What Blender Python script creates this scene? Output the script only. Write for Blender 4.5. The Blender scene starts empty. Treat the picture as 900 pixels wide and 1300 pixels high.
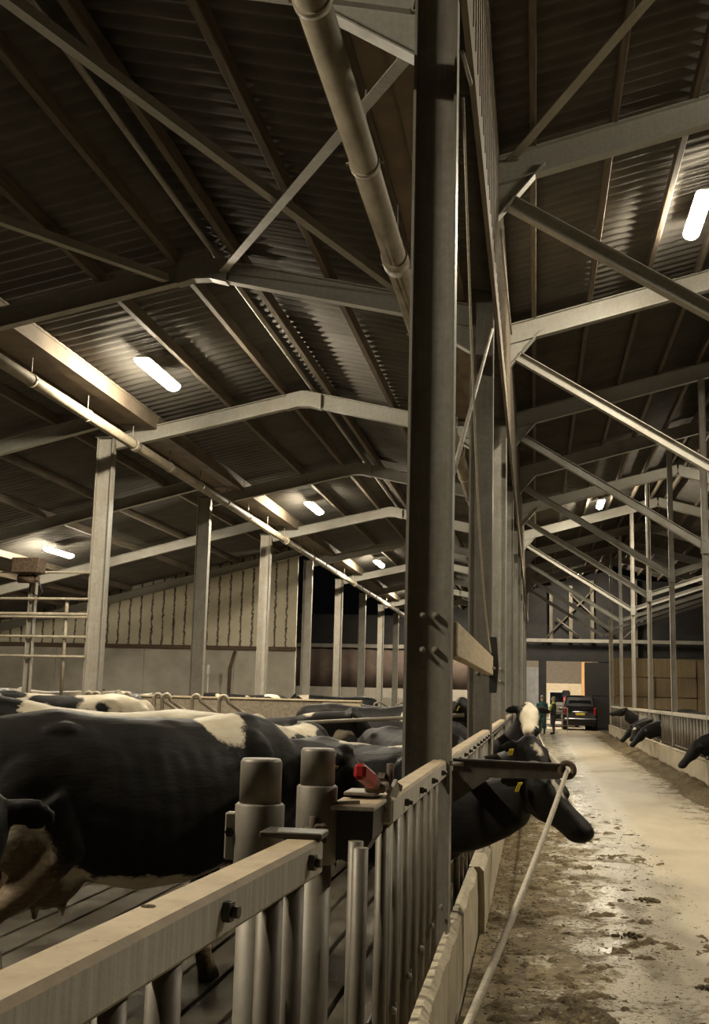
import bpy, bmesh, math, random
import numpy as np
from mathutils import Vector, Matrix, noise as mnoise

random.seed(7)
SC = bpy.context.scene
COL = SC.collection
V = Vector
PI = math.pi

# ------------------------------------------------------------------ helpers
class MB:
    """collects closed shapes into one mesh"""
    def __init__(s):
        s.v = []; s.f = []; s.sm = []; s.mi = []
    def add(s, vs, fs, smooth=False, mi=0):
        o = len(s.v); s.v += [tuple(p) for p in vs]
        for f in fs:
            s.f.append([i + o for i in f]); s.sm.append(smooth); s.mi.append(mi)
    def box(s, c, size, rot=None, mi=0):
        c = V(c); hx, hy, hz = [q / 2 for q in size]
        vs = [V((x, y, z)) for x in (-hx, hx) for y in (-hy, hy) for z in (-hz, hz)]
        if rot is not None: vs = [rot @ p for p in vs]
        vs = [p + c for p in vs]
        s.add(vs, [(0, 1, 3, 2), (4, 6, 7, 5), (0, 4, 5, 1), (2, 3, 7, 6), (0, 2, 6, 4), (1, 5, 7, 3)], mi=mi)
    def bb(s, a, b, mi=0):
        s.box([(a[i] + b[i]) / 2 for i in range(3)], [abs(b[i] - a[i]) for i in range(3)], mi=mi)
    def cbox(s, c, size, ch=.01, rot=None, mi=0):
        """box with chamfered edges (octagonal prism both ways) via convex hull"""
        bm = bmesh.new(); hx, hy, hz = [q / 2 for q in size]; ch = min(ch, hx * .9, hy * .9, hz * .9)
        for sx in (-1, 1):
            for sy in (-1, 1):
                for sz in (-1, 1):
                    for k in range(3):
                        p = [sx * hx, sy * hy, sz * hz]
                        for j in range(3):
                            if j != k: p[j] -= ch * (1 if p[j] > 0 else -1)
                        bm.verts.new(p)
        bmesh.ops.convex_hull(bm, input=bm.verts)
        bmesh.ops.dissolve_limit(bm, angle_limit=.02, verts=bm.verts, edges=bm.edges)
        bm.verts.index_update()
        vs = [v.co.copy() for v in bm.verts]
        if rot is not None: vs = [rot @ p for p in vs]
        vs = [p + V(c) for p in vs]
        s.add(vs, [[v.index for v in f.verts] for f in bm.faces], mi=mi); bm.free()
    def ring_loft(s, rings, cap=True, smooth=True, mi=0, closed=False):
        n = len(rings[0]); vs = [p for r in rings for p in r]; fs = []
        m = len(rings)
        for i in range(m - 1 + (1 if closed else 0)):
            for j in range(n):
                a = i * n + j; b = i * n + (j + 1) % n; i2 = (i + 1) % m
                fs.append((a, b, i2 * n + (j + 1) % n, i2 * n + j))
        o = len(s.v)
        s.add(vs, fs, smooth, mi)
        if cap and not closed:
            s.f.append([o + j for j in range(n)][::-1]); s.sm.append(False); s.mi.append(mi)
            s.f.append([o + (m - 1) * n + j for j in range(n)]); s.sm.append(False); s.mi.append(mi)
    def tube(s, pts, r, n=12, mi=0, smooth=True, cap=True):
        pts = [V(p) for p in pts]; m = len(pts)
        rs = r if isinstance(r, (list, tuple)) else [r] * m
        rings = []; up = None
        for i in range(m):
            t = (pts[min(i + 1, m - 1)] - pts[max(i - 1, 0)]).normalized()
            if up is None:
                up = V((0, 0, 1)) if abs(t.z) < .9 else V((1, 0, 0))
            a = t.cross(up).normalized(); b = a.cross(t).normalized(); up = b
            rings.append([pts[i] + (a * math.cos(2 * PI * k / n) + b * math.sin(2 * PI * k / n)) * rs[i] for k in range(n)])
        s.ring_loft(rings, cap, smooth, mi)
    def prism(s, poly, axis, a, b, mi=0):
        """poly: 2D points; axis 'x','y','z' extrusion from a to b"""
        def P(p, t):
            if axis == 'x': return V((t, p[0], p[1]))
            if axis == 'y': return V((p[0], t, p[1]))
            return V((p[0], p[1], t))
        s.ring_loft([[P(p, a) for p in poly], [P(p, b) for p in poly]], True, False, mi)
    def ibeam(s, p0, p1, dvec, depth, width, tf=.014, tw=.010, mi=0):
        p0 = V(p0); p1 = V(p1); t = (p1 - p0).normalized()
        d = V(dvec); d = (d - t * d.dot(t)).normalized(); w = t.cross(d).normalized()
        h = depth / 2; b = width / 2; q = tw / 2
        prof = [(-h, -b), (-h, b), (-h + tf, b), (-h + tf, q), (h - tf, q), (h - tf, b), (h, b), (h, -b), (h - tf, -b), (h - tf, -q), (-h + tf, -q), (-h + tf, -b)]
        r0 = [p0 + d * x + w * y for x, y in prof]; r1 = [p1 + d * x + w * y for x, y in prof]
        n = len(prof); o = len(s.v)
        s.add(r0 + r1, [(j, (j + 1) % n, n + (j + 1) % n, n + j) for j in range(n)], mi=mi)
        for off in (0, n):  # caps made of three rectangles so no concave face
            for q4 in ((0, 1, 2, 11), (11, 2, 3, 10), (10, 3, 4, 9), (9, 4, 5, 8), (8, 5, 6, 7)):
                s.f.append([o + off + i for i in q4]); s.sm.append(False); s.mi.append(mi)
    def bar(s, p0, p1, w, h, up=(0, 0, 1), mi=0):
        p0 = V(p0); p1 = V(p1); t = (p1 - p0).normalized(); u = V(up); u = (u - t * u.dot(t)).normalized(); a = t.cross(u)
        prof = [(-w / 2, -h / 2), (w / 2, -h / 2), (w / 2, h / 2), (-w / 2, h / 2)]
        s.ring_loft([[p + a * x + u * y for x, y in prof] for p in (p0, p1)], True, False, mi)
    def ell(s, c, r, rot=None, n=14, mi=0):
        rings = []; c = V(c)
        for i in range(1, n):
            th = PI * i / n
            ring = []
            for k in range(n):
                ph = 2 * PI * k / n
                p = V((r[0] * math.cos(th), r[1] * math.sin(th) * math.cos(ph), r[2] * math.sin(th) * math.sin(ph)))
                if rot is not None: p = rot @ p
                ring.append(p + c)
            rings.append(ring)
        s.ring_loft(rings, True, True, mi)
    def build(s, name, mat, parent=None, matrix=None):
        me = bpy.data.meshes.new(name); me.from_pydata(s.v, [], s.f); me.update()
        me.polygons.foreach_set('use_smooth', s.sm); me.polygons.foreach_set('material_index', s.mi)
        bm = bmesh.new(); bm.from_mesh(me); bmesh.ops.recalc_face_normals(bm, faces=bm.faces); bm.to_mesh(me); bm.free()
        for m in (mat if isinstance(mat, (list, tuple)) else [mat]): me.materials.append(m)
        o = bpy.data.objects.new(name, me); COL.objects.link(o)
        if parent is not None: o.parent = parent
        if matrix is not None: o.matrix_local = matrix
        return o

def tag(o, label=None, cat=None, group=None, kind=None):
    if label: o['label'] = label
    if cat: o['category'] = cat
    if group: o['group'] = group
    if kind: o['kind'] = kind
    return o
def empty(name, loc, label, cat, group=None, rz=0):
    o = bpy.data.objects.new(name, None); COL.objects.link(o); o.location = loc; o.rotation_euler = (0, 0, rz)
    o.empty_display_size = .1
    return tag(o, label, cat, group)
def dup(o, parent=None):
    c = o.copy(); COL.objects.link(c)
    if parent is not None: c.parent = parent
    for ch in list(o.children): dup(ch, c)
    return c
ORD = ['first', 'second', 'third', 'fourth', 'fifth', 'sixth', 'seventh', 'eighth', 'ninth', 'tenth', 'eleventh', 'twelfth', 'thirteenth', 'fourteenth', 'fifteenth', 'sixteenth', 'seventeenth', 'eighteenth', 'nineteenth', 'twentieth']

# ------------------------------------------------------------------ materials
class NT:
    def __init__(s, name):
        s.m = bpy.data.materials.new(name); s.m.use_nodes = True; s.t = s.m.node_tree; s.n = s.t.nodes
        s.b = s.n['Principled BSDF']
        s.tc = s.n.new('ShaderNodeTexCoord')
    def link(s, a, b): s.t.links.new(a, b)
    def noise(s, scale, detail=4, rough=.55, vec=None, dist=0):
        n = s.n.new('ShaderNodeTexNoise'); n.inputs['Scale'].default_value = scale; n.inputs['Detail'].default_value = detail
        n.inputs['Roughness'].default_value = rough; n.inputs['Distortion'].default_value = dist
        s.link(vec or s.tc.outputs['Object'], n.inputs['Vector']); return n.outputs['Fac']
    def mapv(s, scale=(1, 1, 1), loc=(0, 0, 0), src=None):
        n = s.n.new('ShaderNodeMapping'); n.inputs['Scale'].default_value = scale; n.inputs['Location'].default_value = loc
        s.link(src or s.tc.outputs['Object'], n.inputs['Vector']); return n.outputs['Vector']
    def ramp(s, fac, stops):
        n = s.n.new('ShaderNodeValToRGB'); e = n.color_ramp.elements
        while len(e) < len(stops): e.new(.5)
        for q, (p, c) in zip(e, stops):
            q.position = p; q.color = (*c, 1) if isinstance(c, (list, tuple)) else (c, c, c, 1)
        s.link(fac, n.inputs['Fac']); return n.outputs['Color']
    def mix(s, fac, a, b):
        n = s.n.new('ShaderNodeMix'); n.data_type = 'RGBA'
        for sock, v in ((n.inputs[0], fac), (n.inputs[6], a), (n.inputs[7], b)):
            if hasattr(v, 'node'): s.link(v, sock)
            elif isinstance(v, (list, tuple)): sock.default_value = (*v, 1)
            else: sock.default_value = v
        return n.outputs[2]
    def math(s, op, a, b=0, c=None):
        n = s.n.new('ShaderNodeMath'); n.operation = op
        for sock, v in zip(n.inputs, (a, b, c if c is not None else 0)):
            if hasattr(v, 'node'): s.link(v, sock)
            else: sock.default_value = v
        return n.outputs[0]
    def attr(s, name, kind='GEOMETRY'):
        n = s.n.new('ShaderNodeAttribute'); n.attribute_type = kind; n.attribute_name = name; return n.outputs['Fac']
    def sep(s, src=None):
        n = s.n.new('ShaderNodeSeparateXYZ'); s.link(src or s.tc.outputs['Object'], n.inputs[0]); return n.outputs
    def bump(s, h, strength=.3, dist=.01):
        n = s.n.new('ShaderNodeBump'); n.inputs['Strength'].default_value = strength; n.inputs['Distance'].default_value = dist
        s.link(h, n.inputs['Height']); s.link(n.outputs['Normal'], s.b.inputs['Normal'])
    def col(s, c):
        if hasattr(c, 'node'): s.link(c, s.b.inputs['Base Color'])
        else: s.b.inputs['Base Color'].default_value = (*c, 1)
    def rough(s, r):
        if hasattr(r, 'node'): s.link(r, s.b.inputs['Roughness'])
        else: s.b.inputs['Roughness'].default_value = r
    def metal(s, m): s.b.inputs['Metallic'].default_value = m

def simple(name, c1, c2, scale=8, rough=.6, metal=0, bump=.15, lo=.35, hi=.65, dist=.006, stretch=None):
    t = NT(name); v = t.mapv(stretch) if stretch else None
    n = t.noise(scale, 5, .6, v); t.col(t.ramp(n, [(lo, c1), (hi, c2)])); t.rough(rough); t.metal(metal)
    if bump: t.bump(t.noise(scale * 4, 4, .6, v), bump, dist)
    return t.m

def galv(name, base, dirt, amt=.5):
    """galvanised steel gone dull, with dust and streaks"""
    t = NT(name)
    sp = t.noise(22, 3, .7); big = t.noise(1.7, 5, .65); st = t.noise(5, 4, .6, t.mapv((9, 9, .5)))
    c = t.ramp(sp, [(.3, tuple(q * .78 for q in base)), (.7, base)])
    d = t.math('MULTIPLY', t.ramp(t.math('ADD', big, t.math('MULTIPLY', st, .5)), [(.60, 0.0), (.95, 1.0)]), amt)
    t.col(t.mix(d, c, dirt)); t.rough(t.ramp(big, [(.3, .42), (.7, .65)])); t.metal(.25); t.bump(sp, .12, .003)
    return t.m

M = {}
M['steel'] = galv('galvanised_steel', (.40, .38, .335), (.20, .155, .10), .6)
M['steel_dirty'] = galv('dirty_galvanised', (.20, .178, .138), (.085, .062, .038), .8)
M['post'] = galv('gate_post_steel', (.27, .25, .205), (.13, .095, .06), .6)
M['column'] = galv('column_steel', (.27, .26, .225), (.12, .095, .065), .7)
M['rafter'] = galv('rafter_steel', (.36, .35, .31), (.24, .20, .14), .5)
M['dark_steel'] = simple('dark_steel', (.05, .045, .04), (.10, .085, .065), 12, .5, .3)
M['rust'] = simple('rusty_bracket', (.045, .03, .02), (.13, .085, .05), 25, .8, 0, .3)
M['timber'] = simple('timber_purlin', (.085, .066, .046), (.15, .12, .083), 3, .8, 0, .2, stretch=(8, .6, 8))
M['pale_timber'] = simple('pale_timber', (.36, .29, .185), (.47, .385, .26), 4, .8, 0, .2, stretch=(8, .7, 8))
M['gutter'] = simple('gutter_fibre', (.12, .09, .06), (.20, .158, .108), 1.8, .85, 0, .15)
M['pipe'] = simple('grey_pipe', (.20, .17, .12), (.32, .275, .20), 6, .55, 0, .12, stretch=(1, .5, 1))
M['plastic_white'] = simple('white_plastic', (.62, .60, .54), (.7, .68, .62), 10, .5, 0, .03)
M['red'] = simple('red_plastic', (.30, .012, .015), (.42, .02, .02), 14, .4, 0, .08)
M['black'] = simple('black_rubber', (.012, .011, .010), (.022, .02, .018), 12, .5, 0, .1)
M['rope'] = simple('rope_fibre', (.42, .37, .28), (.58, .52, .41), 60, .85, 0, .5, stretch=(1, 1, 1))
M['yellow'] = simple('yellow_tag', (.62, .47, .03), (.72, .56, .05), 30, .5, 0, .05)
M['eye'] = simple('cow_eye', (.006, .005, .005), (.012, .01, .008), 30, .08, 0, 0)
M['concrete_wall'] = simple('concrete_wall', (.30, .275, .225), (.41, .38, .32), 1.6, .85, 0, .2, .3, .7)
M['dark_clad'] = simple('dark_cladding', (.012, .011, .0105), (.02, .018, .017), 2, .8, 0, .1)
M['curtain'] = simple('brown_curtain', (.12, .085, .068), (.16, .115, .09), 2, .9, 0, .1)
M['osb'] = simple('board_panel', (.15, .12, .085), (.24, .20, .145), 20, .8, 0, .1)
M['boards'] = simple('weathered_board', (.14, .115, .085), (.21, .18, .135), 3, .85, 0, .2, stretch=(6, .5, 6))

def mat_sheet():
    t = NT('fibre_cement_sheet')
    n = t.noise(1.1, 6, .65); s = t.noise(4, 4, .6, t.mapv((.5, 6, 1)))
    c = t.ramp(n, [(.3, (.088, .081, .071)), (.7, (.130, .121, .107))])
    t.col(t.mix(t.ramp(s, [(.55, 0.0), (.8, .55)]), c, (.06, .051, .04))); t.rough(.95); t.b.inputs['Specular IOR Level'].default_value = .08
    return t.m
M['sheet'] = mat_sheet()

def mat_alley():
    t = NT('alley_concrete'); x, y, z = t.sep()
    nb = t.noise(.9, 5, .6); nf = t.noise(7, 6, .65); nl = t.noise(2.2, 5, .65, t.mapv((1.0, .35, 1)))
    # smooth coated feed table next to the fence, dusty drive lane beyond
    edge = t.math('ADD', t.math('SUBTRACT', x, 1.18), t.math('MULTIPLY', t.math('SUBTRACT', nb, .5), .5))
    lane = t.ramp(edge, [(.0, 0.0), (.22, 1.0)])
    lanec = t.ramp(nl, [(.3, (.32, .262, .17)), (.7, (.43, .36, .25))])
    tabc = t.ramp(nl, [(.3, (.30, .255, .175)), (.7, (.43, .375, .27))])
    c = t.mix(lane, tabc, lanec)
    # crumbs and smears of feed, thick along both fences
    near = t.ramp(x, [(.0, 1.0), (1.0, 0.0)])
    wl = t.n.new('ShaderNodeMapRange'); wl.inputs[1].default_value = -.4; wl.inputs[2].default_value = 1.5; wl.inputs[3].default_value = .17; wl.inputs[4].default_value = -.09
    t.link(x, wl.inputs[0])
    wr = t.n.new('ShaderNodeMapRange'); wr.inputs[1].default_value = 1.7; wr.inputs[2].default_value = 3.4; wr.inputs[3].default_value = -.10; wr.inputs[4].default_value = .2
    t.link(x, wr.inputs[0])
    w = t.math('MAXIMUM', wl.outputs[0], wr.outputs[0])
    sm = t.math('ADD', t.math('MULTIPLY', t.noise(2.6, 8, .7, t.mapv((1, .8, 1)), .6), .62), t.math('MULTIPLY', t.noise(17, 6, .75), .38))
    f = t.ramp(t.math('ADD', sm, w), [(.535, 0.0), (.60, 1.0)])
    fc = t.ramp(nf, [(.35, (.075, .055, .026)), (.65, (.21, .16, .08))])
    cr = t.ramp(t.math('ADD', t.noise(34, 3, .6), t.math('MULTIPLY', w, .55)), [(.60, 0.0), (.65, 1.0)])
    f2 = t.math('MAXIMUM', f, t.math('MULTIPLY', cr, .8))
    # dark wheel track
    tr = t.math('ABSOLUTE', t.math('SUBTRACT', t.math('ADD', x, t.math('MULTIPLY', nb, .12)), 1.07))
    trk = t.math('MULTIPLY', t.ramp(tr, [(.05, 1.0), (.17, 0.0)]), .38)
    c = t.mix(trk, c, (.17, .14, .10))
    t.col(t.mix(f2, c, fc))
    wet = t.ramp(nl, [(.35, .20), (.65, .48)])
    r = t.mix(lane, wet, (.5, .5, .5)); r = t.mix(f2, r, (.85, .85, .85)); t.rough(r)
    t.bump(t.math('ADD', t.math('MULTIPLY', f2, 1.0), t.math('MULTIPLY', nf, .12)), .5, .02)
    return t.m
M['alley'] = mat_alley()

def mat_slat():
    t = NT('slatted_concrete')
    n = t.noise(2.4, 6, .65); f = t.noise(46, 6, .75)
    t.col(t.ramp(n, [(.3, (.06, .05, .037)), (.7, (.16, .14, .105))]))
    t.rough(t.ramp(n, [(.35, .10), (.7, .30)])); t.bump(t.math('ADD', t.math('MULTIPLY', n, .5), f), 1.0, .022)
    return t.m
M['slat'] = mat_slat()
M['yard'] = simple('yard_concrete', (.16, .14, .11), (.24, .21, .17), 1.2, .8, 0, .2)
def mat_rail():
    t = NT('dusty_rail'); g = t.n.new('ShaderNodeNewGeometry'); nz = t.sep(g.outputs['Normal'])[2]
    big = t.noise(6, 6, .7); st = t.noise(6, 4, .6, t.mapv((14, 14, .6)))
    zinc = t.ramp(st, [(.35, (.40, .37, .31)), (.72, (.56, .53, .46))])
    zinc = t.mix(t.ramp(t.noise(3, 6, .75), [(.55, 0.0), (.75, .7)]), zinc, (.27, .20, .12))
    dust = t.ramp(big, [(.35, (.33, .25, .15)), (.65, (.47, .37, .24))])
    dust = t.mix(t.ramp(t.noise(40, 3, .6), [(.66, 0.0), (.72, .8)]), dust, (.16, .10, .05))
    t.col(t.mix(t.ramp(t.math('ADD', nz, t.math('MULTIPLY', t.math('SUBTRACT', big, .5), .4)), [(.45, 0.0), (.7, 1.0)]), zinc, dust))
    t.rough(.7); t.metal(.0); t.bump(t.noise(45, 4, .7), .25, .004); return t.m
M['pale_steel'] = mat_rail()
M['kerb'] = None
def mat_kerb():
    t = NT('kerb_concrete'); n = t.noise(2.5, 6, .65); s = t.noise(6, 4, .6, t.mapv((6, 6, .6)))
    c = t.ramp(n, [(.3, (.36, .31, .22)), (.7, (.52, .455, .33))])
    t.col(t.mix(t.ramp(s, [(.5, 0.0), (.8, .6)]), c, (.17, .125, .065))); t.rough(.8); t.bump(t.noise(14, 6, .7), .5, .015)
    return t.m
M['kerb'] = mat_kerb()

def mat_panelwall():
    """pale insulated boards with dark ragged vertical joints"""
    t = NT('insulated_panels'); x, y, z = t.sep()
    j = t.math('ADD', x, t.math('MULTIPLY', t.math('SUBTRACT', t.noise(8, 6, .85), .5), .26))
    fr = t.math('ABSOLUTE', t.math('SUBTRACT', t.math('FRACT', t.math('MULTIPLY', j, 1 / .385)), .5))
    line = t.ramp(fr, [(.40, 0.0), (.455, 1.0)])
    n = t.noise(1.5, 5, .6)
    t.col(t.mix(line, t.ramp(n, [(.3, (.46, .415, .31)), (.7, (.62, .565, .43))]), (.06, .045, .03))); t.rough(.85)
    t.bump(line, -.4, .02); return t.m
M['panel'] = mat_panelwall()

def mat_coat():
    t = NT('cow_coat')
    seed = t.attr('coat_seed', 'OBJECT'); thr = t.attr('coat_threshold', 'OBJECT')
    cmb = t.n.new('ShaderNodeCombineXYZ'); t.link(seed, cmb.inputs[0]); t.link(t.math('MULTIPLY', seed, 1.7), cmb.inputs[1])
    add = t.n.new('ShaderNodeVectorMath'); add.operation = 'ADD'; t.link(t.tc.outputs['Object'], add.inputs[0]); t.link(cmb.outputs[0], add.inputs[1])
    big = t.noise(1.5, 2, .5, add.outputs[0])
    rag = t.math('MULTIPLY', t.math('SUBTRACT', t.noise(11, 5, .7), .5), .12)
    a = t.math('ADD', t.attr('white'), rag)
    b = t.math('ADD', t.math('SUBTRACT', big, thr), t.math('MULTIPLY', rag, .5))
    w = t.ramp(t.math('ADD', t.math('MULTIPLY', t.math('MAXIMUM', a, b), 20), .5), [(.3, 0.0), (.7, 1.0)])
    hair = t.noise(55, 3, .6, t.mapv((.35, 1, 1)))
    blk = t.ramp(t.noise(2.2, 4, .6), [(.35, (.006, .0056, .0052)), (.7, (.015, .013, .011))])
    wht = t.ramp(t.noise(3, 4, .6), [(.3, (.44, .375, .27)), (.65, (.63, .565, .44))])
    c = t.mix(w, blk, wht)
    d = t.ramp(t.math('ADD', t.attr('dirt'), t.math('MULTIPLY', t.math('SUBTRACT', t.noise(7, 5, .7), .5), 1.1)), [(.45, 0.0), (.75, .9)])
    c = t.mix(d, c, t.ramp(hair, [(.35, (.055, .033, .016)), (.7, (.14, .088, .042))]))
    h = t.ramp(t.attr('hoof'), [(.5, 0.0), (.7, 1.0)])
    t.col(t.mix(h, c, (.05, .038, .025))); t.rough(.58); t.bump(hair, .35, .007)
    t.b.inputs['Specular IOR Level'].default_value = .14; t.b.inputs['Sheen Weight'].default_value = .015; t.b.inputs['Sheen Roughness'].default_value = .4
    return t.m
M['coat'] = mat_coat()

def mat_bale():
    t = NT('straw_bale'); n = t.noise(9, 6, .7, t.mapv((1, 1, 5))); 
    t.col(t.ramp(n, [(.3, (.24, .17, .09)), (.7, (.46, .345, .20))])); t.rough(.95); t.bump(t.noise(22, 5, .75, t.mapv((1, 1, 4))), .8, .03); return t.m
M['bale'] = mat_bale()
M['feed'] = simple('silage', (.06, .044, .021), (.21, .158, .08), 34, .95, 0, .8, dist=.02)
def mat_lamp():
    t = NT('lamp_diffuser'); t.b.inputs['Base Color'].default_value = (.9, .88, .8, 1)
    t.b.inputs['Emission Color'].default_value = (1, .89, .69, 1); t.b.inputs['Emission Strength'].default_value = LAMP; return t.m
LAMP = 420.0
M['lamp'] = mat_lamp()

# ------------------------------------------------------------------ layout constants
def YK(k): return .334 + 5.931 * k
RID = -3.87            # ridge of the cow-side roof
def zL(x): return 6.50 - .22 * abs(x - RID)      # underside of the rafters there
def zR(x): return 7.47 + .26 * (min(x, 4.45) + .45) - .26 * max(0, x - 4.45)   # underside of the alley rafters
def zLT(x): return 6.12 + .255 * (x + 7.65)      # underside of the lean-to rafters
Y0, Y1 = -13.0, 65.6

# ------------------------------------------------------------------ the setting
b = MB(); b.bb((-.40, Y0, -.2), (3.45, 67, 0)); tag(b.build('floor', M['alley']), kind='structure')
b = MB()
x = -.62
while x > -5.0:
    b.bb((x - .215, -2, -.15), (x, 40, 0)); x -= .25
b.bb((-5.2, -2, -.4), (-.55, 40, -.15))
tag(b.build('floor_slatted', M['slat']), kind='structure')
b = MB(); b.bb((-19, Y0, -.3), (-5.2, 66, -.0)); b.bb((-5.2, 40, -.3), (-.55, 66, 0)); b.bb((-5.2, Y0, -.3), (-.55, -2, 0)); b.bb((3.45, Y0, -.3), (10, 66, 0)); tag(b.build('floor_concrete', M['slat']), kind='structure')
b = MB(); b.bb((-30, 66, -.3), (30, 100, -.02)); tag(b.build('ground', M['yard']), kind='structure')
b = MB(); b.bb((-18.6, 11.7, -.1), (-4.55, 36, .18)); tag(b.build('floor_cubicles', M['yard']), kind='structure')
# kerbs
def ragged_kerb(x0, x1, y0, y1, h, seed, step=.035):
    b = MB(); n = max(2, int((y1 - y0) / step)); rings = []
    for i in range(n + 1):
        y = y0 + (y1 - y0) * i / n
        q = lambda s, a: (mnoise.noise(V((y * 2.3, s, seed))) * a + mnoise.noise(V((y * 23, s, seed))) * a * .7)
        rings.append([V((x0, y, -.1)), V((x1 + q(1, .006), y, -.1)), V((x1 + q(2, .010), y, h * .5)), V((x1 - .005 + q(3, .014), y, h - .03 + q(4, .012))),
                      V((x1 - .035 + q(5, .012), y, h + q(6, .016))), V((x0, y, h + q(7, .008)))])
    b.ring_loft(rings, True, False); return b.build('kerb', M['kerb'])
tag(ragged_kerb(-.482, -.415, -3, 8.55, .46, 1), kind='structure')
tag(ragged_kerb(-.482, -.365, 8.57, 65, .47, 2, .3), kind='structure')
tag(ragged_kerb(3.62, 3.35, 12, 54, .55, 3, .4), kind='structure')

def corrugated(name, xa, za, xb, zb, y0, y1, per=.235, amp=.03):
    n = int((y1 - y0) / per * 6); vs = []; fs = []
    prof = [0, .9, 1, .9, 0, -.2]
    for i in range(n + 1):
        y = y0 + (y1 - y0) * i / n; a = amp * math.sin(2 * PI * i / 6) 
        vs += [(xa, y, za + a), (xb, y, zb + a)]
    for i in range(n): fs.append((2 * i, 2 * i + 1, 2 * i + 3, 2 * i + 2))
    me = bpy.data.meshes.new(name); me.from_pydata(vs, [], fs); me.update(); me.materials.append(M['sheet'])
    me.polygons.foreach_set('use_smooth', [True] * len(fs))
    o = bpy.data.objects.new(name, me); COL.objects.link(o)
    s = o.modifiers.new('thickness', 'SOLIDIFY'); s.thickness = .012; s.offset = 1
    return tag(o, kind='structure')
RL = .25 + .17; RR = .33 + .17
corrugated('ceiling_left_slope', -7.10, zL(-7.1) + RL + .03, RID + .02, zL(RID) + RL + .03, Y0, Y1)
corrugated('ceiling_right_slope', RID - .02, zL(RID) + RL + .034, -.445, zL(-.445) + RL + .034, Y0, Y1)
corrugated('ceiling_alley_slope', -.55, zR(-.55) + RR + .03, 4.47, zR(4.45) + RR + .03, Y0, Y1)
corrugated('ceiling_alley_far_slope', 4.43, zR(4.45) + RR + .034, 10, zR(10) + RR + .034, Y0, Y1)
corrugated('ceiling_lean_to', -18.6, zLT(-18.6) + RL + .03, -7.45, zLT(-7.45) + RL + .03, Y0, YK(6) + .2)
# sheeting that closes the step between the two roofs over the feed row
b = MB(); b.bb((-.44, Y0, 6.15), (-.41, Y1, 8.02)); 
b.bb((-.452, Y0, 5.92), (-.41, Y1, 6.15))
y = Y0 + .15
while y < Y1: b.bb((-.41, y, 6.15), (-.402, y + .01, 8.02)); y += .3
tag(b.build('wall_step', M['boards']), kind='structure')
# walls
b = MB(); b.bb((-18.9, Y0, 0), (-18.7, 36, 3.4)); tag(b.build('wall_left', M['concrete_wall']), kind='structure')
yw = YK(6) + .25
b = MB(); b.bb((-18.9, yw, 0), (-7.75, yw + .2, 3.02)); b.bb((-18.9, yw - .012, 1.55), (-7.75, yw, 1.57)); b.bb((-18.9, yw - .012, .75), (-7.75, yw, .77))
for xx in (-9.9, -13.0, -16.1): b.bb((xx - .11, yw - .05, 0), (xx + .11, yw, 3.0))
tag(b.build('wall_back_concrete', M['concrete_wall']), kind='structure')
b = MB(); b.prism([(-18.9, 3.12), (-7.75, 3.12), (-7.75, 6.55), (-18.9, 3.72)], 'y', yw + .02, yw + .14)
tag(b.build('wall_back_panels', M['panel']), kind='structure')
b = MB(); b.bb((-18.9, yw - .12, 3.02), (-7.7, yw + .02, 3.14)); tag(b.build('trim_1', M['rust']), kind='structure')
# end wall of the barn with the drive-through opening
b = MB()
b.bb((-18.9, Y1, 4.55), (-7.6, Y1 + .15, 6.3)); b.bb((-7.6, Y1, 4.75), (-.6, Y1 + .15, 6.9)); b.bb((-.6, Y1, 3.80), (4.3, Y1 + .15, 8.9))
b.bb((4.3, Y1, 0), (10, Y1 + .15, 8.4)); b.bb((-.75, Y1, 0), (-.6, Y1 + .15, 8)); b.bb((.18, Y1, 0), (.62, Y1 + .15, 3.8)); b.prism([(-.6, 7.6), (4.45, 8.9), (10, 7.4), (10, 6.8), (-.6, 6.8)], 'y', Y1 + .01, Y1 + .14)
tag(b.build('wall_end', M['dark_clad']), kind='structure')
b = MB()
for z0, z1 in ((2.05, 4.35),):
    n = 110
    rings = []
    for i in range(n + 1):
        xx = -18.8 + 18.0 * i / n; q = .03 * math.sin(i * 1.1)
        rings.append([V((xx, Y1 + q, z0)), V((xx, Y1 + .03 + q, z0)), V((xx, Y1 + .03 + q, z1)), V((xx, Y1 + q, z1))])
    b.ring_loft(rings, True, True)
cu = b.build('curtain', M['curtain']); tag(cu, 'brown wind curtain across the far end below the pale rail', 'curtain')
b = MB(); b.bb((2.75, Y1 - .12, 0), (4.25, Y1 - .04, 3.75)); b.bb((2.8, Y1 - .14, .1), (4.2, Y1 - .12, .2)); b.bb((2.8, Y1 - .14, 1.9), (4.2, Y1 - .12, 2.0)); tag(b.build('door_1', M['black']), kind='structure')
b = MB(); b.bb((-18.8, Y1 - .2, 0), (-.75, Y1 - .05, 1.5)); tag(b.build('wall_end_low', M['concrete_wall']), kind='structure')

# ------------------------------------------------------------------ steel frame
def bolt(parent, p, d, r=.018, l=.05, mat='steel'):
    b = MB(); p = V(p); d = V(d)
    b.tube([p, p + d * l * .55], r * 1.6, 6, smooth=False); b.tube([p + d * l * .5, p + d * l], r * .9, 8)
    return b.build('bolt', M[mat], parent)
def at(parent, p): return V(p) - parent.location

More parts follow.
